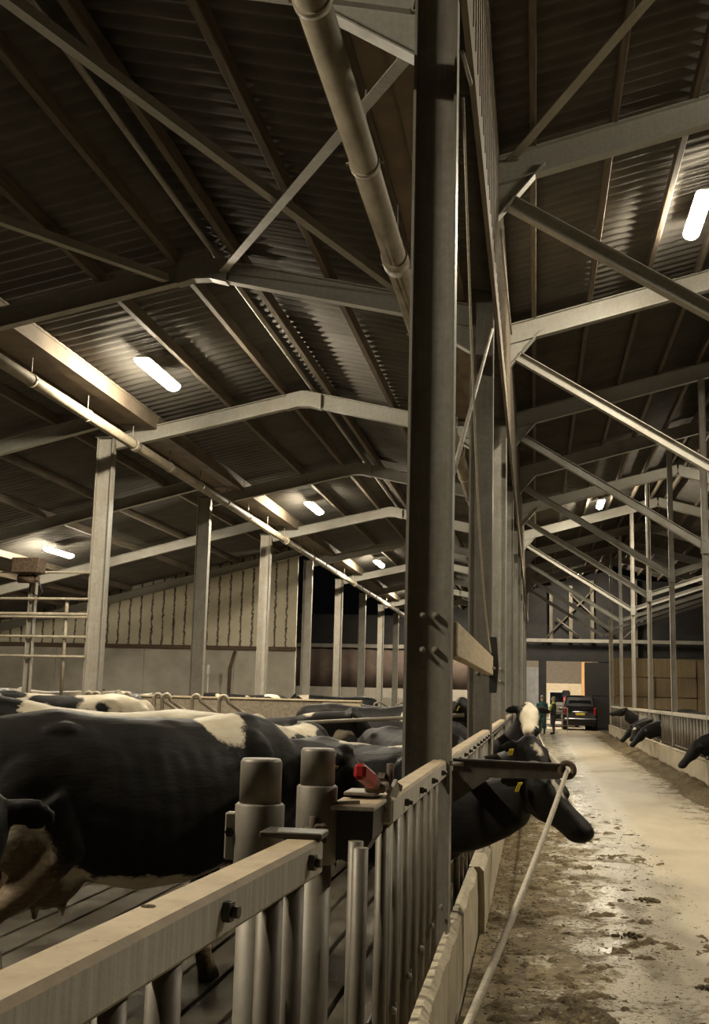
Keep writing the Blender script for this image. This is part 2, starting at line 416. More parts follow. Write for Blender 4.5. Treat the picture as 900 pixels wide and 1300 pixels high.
# columns of the feed row
for k in range(0, 11):
    y = YK(k)
    lab = {0: 'galvanised feed-row column beside the camera position', 1: 'big foreground steel column standing in the feed fence, shaded left half'}.get(k) or f'steel column, {ORD[k-1]} along the feed fence counting from the foreground one'
    r = empty('steel_column', (-.585, y, 0), lab, 'column', 'columns along the feed fence')
    b = MB(); b.ibeam((0, 0, 0), (0, 0, 7.85), (1, 0, 0), .258, .17, .016, .010); b.build('shaft', M['column'], r)
    b = MB(); b.cbox((0, 0, .011), (.34, .26, .022), .004); b.build('base_plate', M['dark_steel'], r)
    if k < 4:
        for z in (2.14, 1.95):
            for xx in (-.035, .035): bolt(r, (xx, -.005, z), (0, -1, 0), .011, .06)
        for xx in (-.03, .05): bolt(r, (xx, -.005, 6.28), (0, -1, 0), .016, .07)
    # haunch plate for the alley rafter, with a flange on its sloping edge
    b = MB(); b.prism([(.13, 7.75), (.68, 7.73), (.13, 7.05)], 'y', -.008, .008)
    b.bar((.13, 0, 7.04), (.70, 0, 7.72), .15, .014, (-.7, 0, .7)); b.build('haunch_plate', M['rafter'], r)
    b = MB(); b.prism([(-.13, 5.84), (-.86, 5.985), (-.13, 5.52)], 'y', -.008, .008); b.bar((-.13, 0, 5.51), (-.88, 0, 5.975), .13, .012, (.7, 0, .7)); b.build('eave_bracket', M['rafter'], r)
# posts between cow side and lean-to
for k in range(2, 11):
    y = YK(k)
    lab = f'grey steel post under the hanging pipe, {ORD[k-3]} in its row from the left edge' if k >= 3 else 'grey steel post beyond the left edge of view'
    r = empty('steel_post', (-7.34, y, 0), lab, 'post', 'posts under the long hanging pipe')
    b = MB(); b.ibeam((0, 0, 0), (0, 0, 5.96), (1, 0, 0), .29, .17, .016, .010); b.build('shaft', M['steel'], r)
    b = MB(); b.cbox((0, 0, .011), (.36, .26, .022), .004); b.build('base_plate', M['dark_steel'], r)
    b = MB(); b.cbox((0, 0, 5.97), (.36, .22, .02), .004); b.build('cap_plate', M['dark_steel'], r)
# slim posts standing in the fence across the alley
for k in range(3, 10):
    y = YK(k)
    r = empty('fence_post', (3.50, y, .55), f'slim steel post in the fence across the alley, {ORD[k-3]} from the camera', 'post', 'slim posts in the fence across the alley')
    zt = zR(3.5) - .55
    b = MB(); b.ibeam((0, 0, 0), (0, 0, zt), (1, 0, 0), .13, .12, .011, .008); b.build('shaft', M['steel'], r)
    b = MB(); b.cbox((0, 0, .008), (.2, .2, .016), .004); b.build('base_plate', M['dark_steel'], r)
    b = MB(); b.cbox((0, 0, 4.36), (.17, .15, .34), .008); b.build('strut_plate', M['rafter'], r)

def sloped_beam(name, mat, p0, p1, depth, width, label, cat, group, tf=.014):
    c = (V(p0) + V(p1)) / 2
    b = MB(); b.ibeam(V(p0) - c, V(p1) - c, (0, 0, 1), depth, width, tf, .010)
    o = b.build(name, M[mat]); o.location = c; return tag(o, label, cat, group)
for k in range(0, 11):
    y = YK(k); q = .125; ok = ORD[k] if k else 'nearest'
    where = f'{ORD[k]} frame from the camera'
    sloped_beam('rafter', 'rafter', (-7.18, y, zL(-7.18) + q), (RID, y, zL(RID) + q), .25, .13, f'steel rafter rising from the left post row to the ridge, {where}', 'rafter', 'rafters over the cows, post side')
    sloped_beam('rafter', 'rafter', (RID, y, zL(RID) + q), (-.72, y, zL(-.72) + q), .25, .13, f'steel rafter falling from ridge to feed-row column, {where}', 'rafter', 'rafters over the cows, column side')
    q = .165
    sloped_beam('rafter', 'rafter', (-.45, y, zR(-.45) + q), (4.45, y, zR(4.45) + q), .33, .16, f'deep steel rafter rising over the feed alley, {where}', 'rafter', 'rafters over the feed alley')
    if k >= 3: sloped_beam('rafter', 'rafter', (4.45, y, zR(4.45) + q), (9.6, y, zR(9.6) + q), .33, .16, f'steel rafter falling away beyond the alley ridge, {where}', 'rafter', 'rafters beyond the alley ridge')
    sloped_beam('strut', 'rafter', (-.28, y, 7.27), (3.46, y, 4.93), .16, .15, f'diagonal steel strut falling from feed-row column across the alley, {where}', 'strut', 'struts across the alley', .011)
    if k >= 4: sloped_beam('strut', 'rafter', (3.56, y, 4.98), (9.3, y, 6.92), .15, .14, f'steel strut rising away to the right of the slim posts, {where}', 'strut', 'struts beyond the slim posts', .011)
    if k <= 6: sloped_beam('rafter', 'rafter', (-18.5, y, zLT(-18.5) + .125), (-7.5, y, zLT(-7.5) + .125), .25, .14, f'lean-to rafter sloping down to the left behind the posts, {where}', 'rafter', 'rafters of the left lean-to')
    # bolted ridge splice of the cow-side roof
    b = MB(); b.prism([(-.30, zL(RID) - .085), (-.30, zL(RID) + .17), (0, zL(RID) + .24), (.30, zL(RID) + .17), (.30, zL(RID) - .085), (.10, zL(RID) - .02 - .012), (-.10, zL(RID) - .02 - .012)], 'y', -.075, .075)
    o = b.build('ridge_plate', M['rafter']); o.location = (RID, y, 0); tag(o, f'bolted ridge plate joining the two cow-side rafters, {where}', 'plate', 'ridge plates')

def purlin(x, zb, w, h, y0, y1, label, group, mat='timber'):
    b = MB(); b.cbox((0, 0, h / 2), (w, y1 - y0, h), .006); o = b.build('purlin', M[mat]); o.location = (x, (y0 + y1) / 2, zb); return tag(o, label, 'purlin', group)
for i, x in enumerate((-5.15, -4.22)):
    purlin(x, zL(x) + .25, .075, .17, Y0, Y1, f'timber purlin on the post side of the cow-house roof, {ORD[1-i]} from the ridge', 'purlins over the cows')
for i, x in enumerate((-3.42, -2.36, -1.30)):
    purlin(x, zL(x) + .25, .075, .17, Y0, Y1, f'timber purlin on the column side of the cow-house roof, {ORD[i]} from the ridge', 'purlins over the cows')
for i, x in enumerate((-.02, .89, 1.78, 2.62, 3.42, 4.2)):
    purlin(x, zR(x) + .33, .075, .17, Y0, Y1, f'timber purlin over the feed alley, {ORD[i]} from the column row', 'purlins over the alley')
for i, x in enumerate((4.75, 5.8, 6.9, 8.0)):
    purlin(x, zR(x) + .33, .075, .17, 10, Y1, f'timber purlin beyond the alley ridge, {ORD[i]} from the ridge', 'purlins beyond the alley ridge')
for i, x in enumerate((-8.3, -9.75, -11.1, -13.4, -14.5, -15.6)):
    purlin(x, zLT(x) + .25, .075, .17, Y0, YK(6), f'timber purlin of the left lean-to, {ORD[i]} from the post row', 'purlins of the left lean-to')
# ridge tube
b = MB(); b.tube([(0, Y0, 0), (0, Y1, 0)], .035, 10); o = b.build('ridge_tube', M['steel']); o.location = (-3.74, 0, zL(RID) + .29); tag(o, 'slim steel tube running along under the cow-side ridge', 'tube')

# bracing in the roof
def flat(name, p0, p1, w, h, up, label, mat='rafter', kind='brace'):
    c = (V(p0) + V(p1)) / 2; b = MB(); b.bar(V(p0) - c, V(p1) - c, w, h, up)
    # end lugs
    for e, s in ((V(p0), 1), (V(p1), -1)):
        d = (V(p1) - V(p0)).normalized() * s; b.bar(e - c, e - c + d * .16, w * 1.25, h * 1.6, up)
    o = b.build(name, M[mat]); o.location = c; return tag(o, label, kind)
flat('roof_brace', (-.74, 6.33, 5.62), (-3.62, 12.15, 6.55), .085, .012, (0, .3, 1), 'pale flat steel brace crossing the roof from the foreground column to the ridge', 'steel')
def anglebar(p0, p1, label):
    c = (V(p0) + V(p1)) / 2; b = MB(); b.bar(V(p0) - c, V(p1) - c, .09, .012); b.bar(V(p0) - c + V((.035, 0, .045)), V(p1) - c + V((.035, 0, .045)), .012, .09)
    o = b.build('roof_brace', M['rafter']); o.location = c; return tag(o, label, 'brace')
anglebar((-3.80, 6.33, 6.43), (-1.3, 12.1, 6.02), 'dark angle-iron brace crossing the pale flat brace under the roof')
anglebar((-6.9, 6.33, 5.95), (-4.3, 12.1, 6.44), 'dark brace running under the post-side roof slope to the ridge')
def tubebar(name, p0, p1, r, label, mat='steel', cat='brace', n=10):
    c = (V(p0) + V(p1)) / 2; b = MB(); b.tube([V(p0) - c, V(p1) - c], r, n); o = b.build(name, M[mat]); o.location = c; return tag(o, label, cat)
flat('roof_brace', (-.30, 12.25, 7.78), (2.6, 6.4, 8.2), .10, .014, (0, .2, 1), 'flat steel brace rising right from the second column into the alley roof', 'rafter')
# tie rods between the first columns
tubebar('tie_rod', (-.47, 6.36, 2.95), (-.47, 12.1, 5.74), .016, 'thin tie rod rising from the foreground column to the second column')
tubebar('tie_rod', (-.44, 6.36, 5.60), (-.44, 12.1, 7.62), .014, 'upper thin tie rod between the foreground column and the second column')
tubebar('tie_rod', (-.385, 12.3, 7.0), (-.385, 18.0, 7.62), .013, 'thin tie rod between the second and third feed-row columns')
pts = []
for i in range(25):
    t = i / 24; pts.append(V((-.43 - .03 * t, 6.36 + 5.6 * t, 5.3 - 3.15 * t - .85 * math.sin(PI * t) * (1 - t * .2))))
b = MB(); b.tube(pts, .008, 8); tag(b.build('cord', M['rope']), 'thin pale cord hanging slack beside the foreground column', 'cord')
# short timber tying the first two columns together
r = empty('timber_beam', (-.47, 9.2, 2.02), 'short pale timber beam bolted between the foreground and second columns', 'beam')
b = MB(); b.cbox((0, 0, 0), (.07, 5.55, .20), .008); b.build('timber', M['pale_timber'], r)
b = MB(); b.prism([(-.005, -.28), (.07, -.28), (.09, .0), (.07, .30), (-.005, .30)], 'y', 2.72, 2.79); b.build('bracket', M['black'], r)
for yy in (2.45, 2.58): bolt(r, (.035, yy, -.03), (1, 0, 0), .01, .03)

# ------------------------------------------------------------------ valley gutters and hanging pipes
def gutter(xa, xb, zb, side, label, grp, k):
    y0, y1 = YK(k) + .02, YK(k + 1) - .02
    # boxed trough: deep cheeks with flat soffits and a raised middle
    w = xb - xa; c = (xa + xb) / 2; L = y1 - y0
    b = MB(); b.bb((-w / 2, -L / 2, .09), (-w / 2 + .24, L / 2, .34)); b.bb((w / 2 - .24, -L / 2, .09), (w / 2, L / 2, .34))
    b.bb((-w / 2 + .24, -L / 2, .19), (w / 2 - .24, L / 2, .22))
    for s_ in (-1, 1): b.bb((s_ * (w / 2) - .012, -L / 2, .31), (s_ * (w / 2) + .012, L / 2, .345))
    ob = b.build('valley_gutter', M['gutter']); ob.location = (c, (y0 + y1) / 2, zb); tag(ob, label, 'gutter', grp)
for k in range(-1, 10):
    w = ORD[k + 1]
    gutter(-7.42, -6.45, 6.02, 1, f'brown valley gutter length above the left posts, {w} bay from behind the camera', 'gutter lengths above the left posts', k)
    gutter(-1.55, -.78, 6.02, -1, f'brown valley gutter length beside the feed-row columns, {w} bay from behind the camera', 'gutter lengths beside the feed-row columns', k)
def hung_pipe(x, z, rad, y0, y1, label, zr):
    r = empty('hanging_pipe', (x, y0, z), label, 'pipe')
    b = MB(); b.tube([(0, 0, 0), (0, y1 - y0, 0)], rad, 24); b.build('tube', M['pipe'], r)
    y = 1.1
    while y < y1 - y0 - 1:
        b = MB(); b.tube([(0, y, 0), (0, y + .06, 0)], rad + .012, 24); b.bar((-rad - .035, y + .03, 0), (-rad, y + .03, 0), .03, .012); b.bar((rad, y + .03, 0), (rad + .035, y + .03, 0), .03, .012); b.build('clip', M['pipe'], r)
        b = MB(); b.tube([(0, y + .03, rad), (0, y + .03, zr - z)], .009, 8); b.build('hanger_rod', M['steel'], r)
        y += 1.95
    for y in (8.7, 20.6, 32.5, 44.3):
        if y < y1 - y0: 
            b = MB(); b.tube([(0, y, 0), (0, y + .22, 0)], rad + .018, 24); b.build('coupling', M['pipe'], r)
hung_pipe(-6.69, 5.75, .084, -3, 62, 'long grey pipe hung on rods along the left post row', 6.06)
hung_pipe(-1.21, 5.47, .10, .5, 60, 'thick grey pipe running overhead beside the foreground column', 6.04)

# ------------------------------------------------------------------ lamps
def lamp(x, y, z, label, group, hang=.12):
    r = empty('strip_lamp', (x, y, z), label, 'lamp', group)
    n = 16; L = 1.45
    def cap(off, rw, rh, z0, z1f):
        return None
    b = MB(); rings = []
    for t, s in ((-L / 2 - .03, .55), (-L / 2, .9), (-L / 2 + .05, 1), (L / 2 - .05, 1), (L / 2, .9), (L / 2 + .03, .55)):
        rings.append([V((.120 * s * math.cos(a), t, .002 + .045 * s * math.sin(a))) for a in [PI * q / 10 for q in range(11)]])
    b.ring_loft(rings); b.build('housing', M['plastic_white'], r)
    b = MB(); rings = []
    for t, s in ((-L / 2 - .02, .6), (-L / 2, .9), (-L / 2 + .05, 1), (L / 2 - .05, 1), (L / 2, .9), (L / 2 + .02, .6)):
        rings.append([V((.112 * s * math.cos(a), t, .0 + .085 * s * math.sin(a))) for a in [-PI * q / 16 for q in range(17)]])
    b.ring_loft(rings); b.build('diffuser', M['lamp'], r)
    b = MB()
    for s in (-.4, .4): b.bar((0, s, .05), (0, s, .06 + hang), .03, .012)
    b.build('bracket', M['steel'], r)
for i, (y, l) in enumerate(((3.3, 'lit strip lamp overhead, out of view above the near cows'), (15.16, 'large bright strip lamp under the cow-side roof above the leftmost post'), (27.0, 'second bright strip lamp under the cow-side roof, smaller'), (38.9, 'third, farthest strip lamp under the cow-side roof, just left of the column'), (50.7, 'strip lamp far down the cow side, hidden by the column'), (62.5, 'strip lamp added to light the far end of the cow side, hidden by the column'))):  # the last one is unseen, added to light the far end
    lamp(-5.42, y, zL(-5.42) + .08, l, 'strip lamps over the cows', .10)
for y, l in ((15.16, 'bright strip lamp over the alley at the right edge'), (38.9, 'second strip lamp over the alley, halfway down'), (62.4, 'smallest strip lamp over the alley, near the far door')):
    lamp(2.22, y, zR(2.22) + (.28 if y > 60 else .18), l, 'strip lamps over the alley', .10)
lamp(-12.05, 27.0, zLT(-12.05) + .10, 'bright strip lamp in the left lean-to above the pipe rails', 'strip lamps in the lean-to', .03)
for y, l in ((9.2, 'lit strip lamp beyond the alley ridge, out of view to the right'), (32.9, 'second lit strip lamp beyond the alley ridge, out of view to the right')):
    lamp(6.7, y, zR(6.7) + .18, l, 'strip lamps beyond the alley ridge', .10)
#lamp(-12.05, 3.3, zLT(-12.05) + .17, 'lit strip lamp in the lean-to, out of view to the left', 'strip lamps in the lean-to', .03)

# ------------------------------------------------------------------ feed fences
HEADS_L = [7.30, 7.58, 10.30, 10.46, 14.2]
HEADS_R = [23.6, 33.0, 35.2, 36.6, 40.0]
def fence_panel(x, y0, y1, top, bot, label, group, heads, flip=1, step=.22, detailed=True, base=.12):
    r = empty('feed_fence', (x, y0, base), label, 'fence', group); L = y1 - y0; t = top - base
    b = MB(); b.cbox((0, L / 2, t - .045), (.085, L, .09), .010); b.build('top_rail', M['pale_steel'], r)
    if detailed:
        y = .35
        while y < L - .1:
            bolt(r, (.042, y, t - .045), (1, 0, 0), .009, .03, 'dark_steel'); y += .55
    b = MB(); b.tube([(0, 0.03, bot), (0, L - .03, bot)], .022, 10); b.build('bottom_rail', M['steel_dirty'], r)
    b = MB(); b.tube([(-.032, 0.03, .62 - base), (-.032, L - .03, .62 - base)], .008, 8); b.build('locking_rod', M['dark_steel'], r)
    y = .06; i = 0
    while y < L - .03:
        if all(abs(y0 + y - h) > .24 for h in heads):
            b = MB(); o = 0 if i % 2 == 0 else -.012
            b.tube([(o, y, -base + .02 if flip == 1 else -.02), (o, y, t - .088)], .0235, 12); b.build('bar', M['steel_dirty'], r)
            if detailed and i % 3 == 1:
                b = MB(); b.cbox((.031, y, .62 - base), (.018, .022, .022), .004); b.bar((.036, y - .022, .63 - base), (.036, y + .022, .61 - base), .006, .006); b.bar((.036, y, .60 - base), (.036, y, .645 - base), .006, .006, (1, 0, 0)); b.build('locking_clip', M['steel'], r)
        y += step; i += 1
    return r
grpL = 'feed fence panels on the cow side'
fp = fence_panel(-.515, 3.86, YK(1) - .03, 1.355, .10, 'feed fence panel between the red handle and the foreground column', grpL, HEADS_L, step=.165)
for yy, xx in ((-.54, .015), (-.40, -.02)):
    b = MB(); b.tube([(xx, yy, -.10), (xx, yy, 1.14)], .0235, 12); b.build('bar', M['steel_dirty'], fp)
for k in range(1, 10):
    a, b_ = YK(k) + .03, YK(k + 1) - .03
    d = 'just beyond the foreground column' if k == 1 else f'{ORD[k-1]} beyond the foreground column along the left of the alley'
    fence_panel(-.515, a, b_, 1.355, .10, 'feed fence panel ' + d, grpL, HEADS_L, detailed=k < 4, step=.22)
for k in range(3, 9):
    a, b_ = YK(k) + .07, YK(k + 1) - .07
    fence_panel(3.48, a, b_, 1.43, .06, f'barred fence panel across the alley, {ORD[k-3]} from the right edge of view', 'fence panels across the alley', HEADS_R, flip=0, detailed=False, step=.26, base=.55)
# foreground gate: a boxed top rail on tubes, swung slightly open
r = empty('yard_gate', (-.56, 2.78, 0), 'foreground gate with a dusty pale box rail on thick upright tubes', 'gate')
p1 = V((-.545, 2.74, 1.3125)); p0 = V((-.665, .30, 1.3125)); d = (p1 - p0).normalized()
b = MB(); c = (p0 + p1) / 2
b.cbox(at(r, c), (.088, (p1 - p0).length, .085), .010, rot=d.to_track_quat('Y', 'Z').to_matrix()); b.build('top_rail', M['pale_steel'] if 'pale_steel' in M else M['steel'], r)
for i, yy in enumerate((.62, .95, 1.30, 1.62, 1.83, 2.44, 2.62)):
    p = p0 + d * ((yy - p0.y) / d.y); rr = .029 if yy > 1.7 else .025
    b = MB(); b.tube([at(r, (p.x, yy, .12)), at(r, (p.x, yy, 1.272))], rr, 16); b.build('bar', M['steel_dirty'], r)
b = MB(); b.tube([at(r, (-.66, .35, .14)), at(r, (-.55, 2.7, .14))], .025, 12); b.build('bottom_rail', M['steel_dirty'], r)
for yy in (1.99, 2.60):
    p = p0 + d * ((yy - p0.y) / d.y)
    bolt(r, at(r, (p.x + .044, yy, 1.318)), (1, -.1, 0), .012, .028, 'dark_steel')
b = MB(); b.tube([at(r, (-.612, 1.80, 1.3545)), at(r, (-.612, 1.80, 1.3565))], .012, 14); b.build('drain_hole', M['feed'], r)
b = MB(); b.cbox(at(r, (-.575, 2.745, 1.362)), (.15, .10, .016), .003); b.build('end_plate', M['dark_steel'], r)
# two capped gate posts
def gate_post(x, y, rad, label):
    r = empty('gate_post', (x, y, 0), label, 'post', 'capped gate posts')
    b = MB(); b.tube([(0, 0, 0), (0, 0, 1.18)], rad - .004, 28); b.build('tube', M['post'], r)
    b = MB(); b.tube([(0, 0, 1.40), (0, 0, 1.515), (0, 0, 1.524)], [rad, rad, rad - .006], 28); b.build('cap', M['post'], r)
    b = MB(); b.tube([(0, 0, 1.17), (0, 0, 1.175), (0, 0, 1.405), (0, 0, 1.41)], [rad + .006, rad + .010, rad + .010, rad + .004], 28); b.build('sleeve', M['post'], r)
    return r
g = gate_post(-.715, 2.96, .055, 'left of two round capped gate posts behind the pale rail')
b = MB(); b.cbox((-.072, -.01, 1.325), (.028, .035, .12), .004); b.build('lug', M['steel'], g)
bolt(g, (-.072, -.026, 1.335), (0, -1, 0), .008, .01, 'black')
g = gate_post(-.685, 3.60, .055, 'right of two round capped gate posts, with a bolted hinge')
b = MB(); b.cbox((-.01, -.075, 1.262), (.05, .04, .05), .005); b.cbox((.03, -.085, 1.270), (.035, .035, .06), .005); b.tube([(.005, -.08, 1.20), (.005, -.08, 1.32)], .012, 10); b.build('hinge', M['rust'], g)
b = MB(); b.cbox((.115, .11, 1.345), (.15, .30, .014), .003); b.bar((.06, .0, 1.356), (.12, .06, 1.356), .03, .012); b.build('link_plate', M['pale_steel'], g)
b = MB(); b.prism([(.045, 1.338), (.182, 1.338), (.18, 1.25), (.14, 1.19), (.045, 1.18)], 'y', .0, .25); b.build('hollow_shade_block', M['black'], g)  # solid block, black for the shaded hollow of the channel bracket
# latch with red handle on the end of the fence
r = empty('latch', (-.53, 3.95, 1.37), 'red plastic latch handle on the near end of the feed fence', 'latch')
q = V((-.62, -.50, .22)).normalized().to_track_quat('Y', 'Z').to_matrix()
b = MB(); q2 = V((.018, .30, -.066)).normalized().to_track_quat('Y', 'Z').to_matrix(); b.cbox((-.010, -.285, .068), (.040, .20, .052), .011, rot=q2); b.build('handle', M['red'], r)
b = MB(); b.cbox((.0, -.13, .03), (.032, .16, .034), .006, rot=q2); b.cbox((-.0, -.08, .018), (.07, .12, .03), .006); b.tube([(.03, .03, -.01), (.03, .03, .09)], .013, 10); b.bar((.0, .02, .05), (.05, .12, .0), .03, .02); b.build('lever', M['rust'], r)
b = MB(); b.cbox((-.05, -.06, -.002), (.11, .16, .012), .003); b.bar((.03, -.09, -.06), (.055, .02, .02), .012, .05); b.build('plate', M['steel'], r)

# arm reaching over the alley, with the rope
r = empty('rope_bracket', (-.44, 6.22, 1.25), 'dark flat steel arm sticking out over the alley carrying the rope', 'arm')
b = MB(); b.prism([(0, .115), (.56, .105), (.60, .09), (.60, .045), (.56, .025), (.20, .02), (.0, -.12)], 'y', -.006, .006); b.prism([(0, .118), (.58, .108), (.58, .100), (0, .110)], 'y', -.03, .012); b.build('arm_plate', M['dark_steel'], r)
b = MB()
ring = []
for i in range(20):
    a = 2 * PI * i / 20; c = V((.605, -.01, .075)) + V((math.cos(a), 0, math.sin(a))) * .036
    ring.append([c + V((math.cos(a), 0, math.sin(a))) * (.016 * math.cos(u)) + V((0, 1, 0)) * (.02 * math.sin(u)) for u in [2 * PI * j / 8 for j in range(8)]])
b.ring_loft(ring, False, True, closed=True); b.build('eye_ring', M['rust'], r)
b = MB(); b.tube([(-.03, -.02, .09), (.06, -.02, .09)], .012, 8); b.tube([(-.06, -.035, .07), (-.06, -.035, .11)], .012, 8); b.build('bolt', M['steel'], r)
pts = [V((-.262, 2.0, .51))]
A = V((-.205, 3.0, .80)); Bp = V((.165, 6.2, 1.318))
for i in range(17):
    t = i / 16; pts.append(A.lerp(Bp, t) - V((0, 0, .03 * math.sin(PI * t))))
Cp = V((.05, 26.0, 1.0))
for i in range(1, 25):
    t = i / 24; pts.append(Bp.lerp(Cp, t) - V((0, 0, .10 * math.sin(PI * t))))
pts += [V((-.2, 38, 1.2)), V((-.46, 53, 1.34))]
b = MB(); b.tube(pts, .0125, 10); tag(b.build('rope', M['rope']), 'pale rope running from the steel arm along the alley side of the fence', 'rope')

# ------------------------------------------------------------------ cows
def ring(c, fwd, hw, hu, hd, n=20, e=1.0):
    """elliptic ring, half width hw, half height up hu / down hd around c"""
    f = V(fwd).normalized(); s = V((0, 0, 1)).cross(f)
    if s.length < .1: s = V((0, 1, 0))
    s.normalize(); u = f.cross(s).normalized()
    if u.z < 0 and abs(u.z) > .05: u = -u; 
    out = []
    for k in range(n):
        a = 2 * PI * k / n; ca, sa = math.cos(a), math.sin(a)
        ca = math.copysign(abs(ca) ** e, ca); sa = math.copysign(abs(sa) ** e, sa)
        out.append(c + s * (hw * ca) + u * ((hu if sa > 0 else hd) * sa))
    return out

def cow_mesh(poll, muzzle, vox, seed=0, legs=0.0, headroll=0.0, low=False, sweep=.12, via=None):
    """standing cow, +x forward, origin on the ground under the middle of the trunk"""
    rnd = random.Random(seed); b = MB()
    T = [(-.88, 1.30, 1.10, .07), (-.83, 1.385, 1.0, .14), (-.74, 1.415, .88, .21), (-.58, 1.435, .80, .255), (-.40, 1.455, .70, .285), (-.18, 1.425, .60, .335), (.08, 1.41, .545, .365),
         (.32, 1.41, .56, .355), (.55, 1.43, .62, .305), (.72, 1.445, .68, .255), (.86, 1.41, .74, .215), (.98, 1.32, .84, .16)]
    rings = []
    for x, zt, zb, hw in T:
        zc = zb + (zt - zb) * .46; r = []
        n = 28
        for k in range(n):
            a = 2 * PI * k / n; ca, sa = math.cos(a), math.sin(a)
            if sa > 0: wy = hw * math.copysign(abs(ca) ** .85, ca) * (1 - .10 * sa); z = zc + (zt - zc) * (sa ** .95)
            else: wy = hw * math.copysign(abs(ca) ** .8, ca); z = zc - (zc - zb) * (abs(sa) ** .9)
            r.append(V((x, wy, z)))
        rings.append(r)
    b.ring_loft(rings)
    poll = V(poll); muzzle = V(muzzle)
    hd = (muzzle - poll).normalized()
    # neck
    n0 = V((.66, 0, 1.06 if low else 1.14)); n1 = poll - hd * .02 + V((0, 0, -.10))
    m = 9; rings = []
    ctrl = (V(via) * 2 - (n0 + n1) * .5) if via is not None else (n0 + n1) * .5 + V((0, 0, .05))
    for i in range(m):
        t = i / (m - 1)
        mid = n0 * (1 - t) ** 2 + ctrl * (2 * t * (1 - t)) + n1 * t ** 2
        f = ((ctrl - n0) * (1 - t) + (n1 - ctrl) * t).normalized().lerp(hd, t * t * .5)
        rings.append(ring(mid, f, .20 - .085 * t, (.23 - .07 * t) if low else (.29 - .16 * t), (.33 - .10 * t) if low else (.34 - .16 * t)))
    b.ring_loft(rings)
    # dewlap / brisket
    b.ell((.90, 0, .86), (.16, .11, .19))
    # head
    L = (muzzle - poll).length / .50
    H = [(-.06, .075, .06, .07), (.0, .105, .085, .10), (.07, .122, .085, .125), (.15, .120, .078, .165), (.24, .098, .066, .150), (.33, .082, .058, .112), (.42, .084, .056, .096), (.48, .092, .060, .092), (.525, .085, .052, .074), (.548, .055, .034, .045)]
    side = V((0, 0, 1)).cross(hd).normalized(); up = hd.cross(side).normalized()
    if up.z < 0: up = -up
    if headroll:
        R = Matrix.Rotation(headroll, 3, hd); side = R @ side; up = R @ up
    rings = []
    for t, hw, hu, hdn in H:
        c = poll + hd * (t * L); rings.append([c + side * (1.10 * hw * math.cos(a)) + up * (1.08 * (hu if math.sin(a) > 0 else hdn) * math.sin(a)) for a in [2 * PI * k / 20 for k in range(20)]])
    b.ring_loft(rings)
    b.ell(poll + hd * (.528 * L) + up * .006, (.045, .082, .056), rot=Matrix((hd, side, up)).transposed())   # rounded nose
    b.ell(poll - hd * .03 + up * .045, (.06, .075, .05))            # poll bump
    for s in (-1, 1):
        b.ell(poll + hd * .115 + side * (s * .10) + up * .045, (.05, .028, .03), rot=Matrix((hd, side, up)).transposed())     # brow
        # ear: flattened leaf
        e0 = poll + side * (s * .085) - hd * .01 + up * .005; hh = V((hd.x, hd.y, 0)).normalized(); ed = (side * s * .93 - hh * sweep + V((0, 0, -.16))).normalized(); wz = V((0, 0, 1)) * .9 + up * .35; eu = (wz - ed * wz.dot(ed)).normalized(); en = ed.cross(eu)
        rr = []
        for t, w, th in ((-.03, .028, .022), (.03, .042, .024), (.09, .062, .022), (.145, .055, .018), (.19, .032, .013), (.215, .010, .008)):
            c = e0 + ed * t; rr.append([c + eu * (w * math.cos(a)) + en * (th * math.sin(a)) for a in [2 * PI * k / 14 for k in range(14)]])
        b.ring_loft(rr)
        # hooks and pins
        b.ell((-.42, s * .155, 1.352), (.12, .05, .045)); b.ell((-.82, s * .105, 1.25), (.07, .05, .07))
        b.ell((.66, s * .185, 1.10), (.15, .09, .26))             # shoulder
        b.ell((-.58, s * .165, .98), (.22, .115, .31))            # thigh
        dl = legs * s
        hx = .10 * dl
        b.tube([(-.53, s * .17, 1.02), (-.40 + hx * .3, s * .19, .80), (-.56 + hx * .6, s * .175, .60), (-.68 + hx, s * .165, .50), (-.655 + hx, s * .16, .34), (-.62 + hx, s * .16, .145), (-.585 + hx, s * .16, .085)],
               [.16, .135, .085, .062, .047, .050, .052], 14)
        b.tube([(-.60 + hx, s * .16, .10), (-.575 + hx, s * .16, .06), (-.56 + hx, s * .16, .0)], [.045, .056, .066], 14)
        fx = -.12 * dl
        b.tube([(.66, s * .18, 1.0), (.60 + fx * .2, s * .17, .76), (.635 + fx * .6, s * .155, .56), (.655 + fx, s * .15, .43), (.655 + fx, s * .15, .30), (.655 + fx, s * .15, .14), (.675 + fx, s * .15, .085)],
               [.13, .105, .070, .060, .043, .049, .052], 14)
        b.tube([(.665 + fx, s * .15, .10), (.685 + fx, s * .15, .06), (.70 + fx, s * .15, .0)], [.045, .057, .066], 14)
    # udder, tail
    b.ell((-.40, 0, .66), (.21, .165, .17)); 
    for sx in (-.47, -.33):
        for s in (-1, 1): b.tube([(sx, s * .075, .54), (sx, s * .08, .455)], [.022, .014], 8)
    b.tube([(-.82, 0, 1.36), (-.90, 0, 1.30), (-.935, .01, 1.1), (-.93, .02, .85), (-.92, .03, .62), (-.92, .03, .5), (-.915, .03, .38)], [.04, .034, .026, .022, .026, .04, .015], 10)
    me = bpy.data.meshes.new('tmp'); me.from_pydata(b.v, [], b.f); me.update()
    bm = bmesh.new(); bm.from_mesh(me); bmesh.ops.recalc_face_normals(bm, faces=bm.faces); bm.to_mesh(me); bm.free()
    o = bpy.data.objects.new('tmp', me); COL.objects.link(o)
    # subtle unevenness of hide over ribs and muscle
    rm = o.modifiers.new('r', 'REMESH'); rm.mode = 'VOXEL'; rm.voxel_size = vox
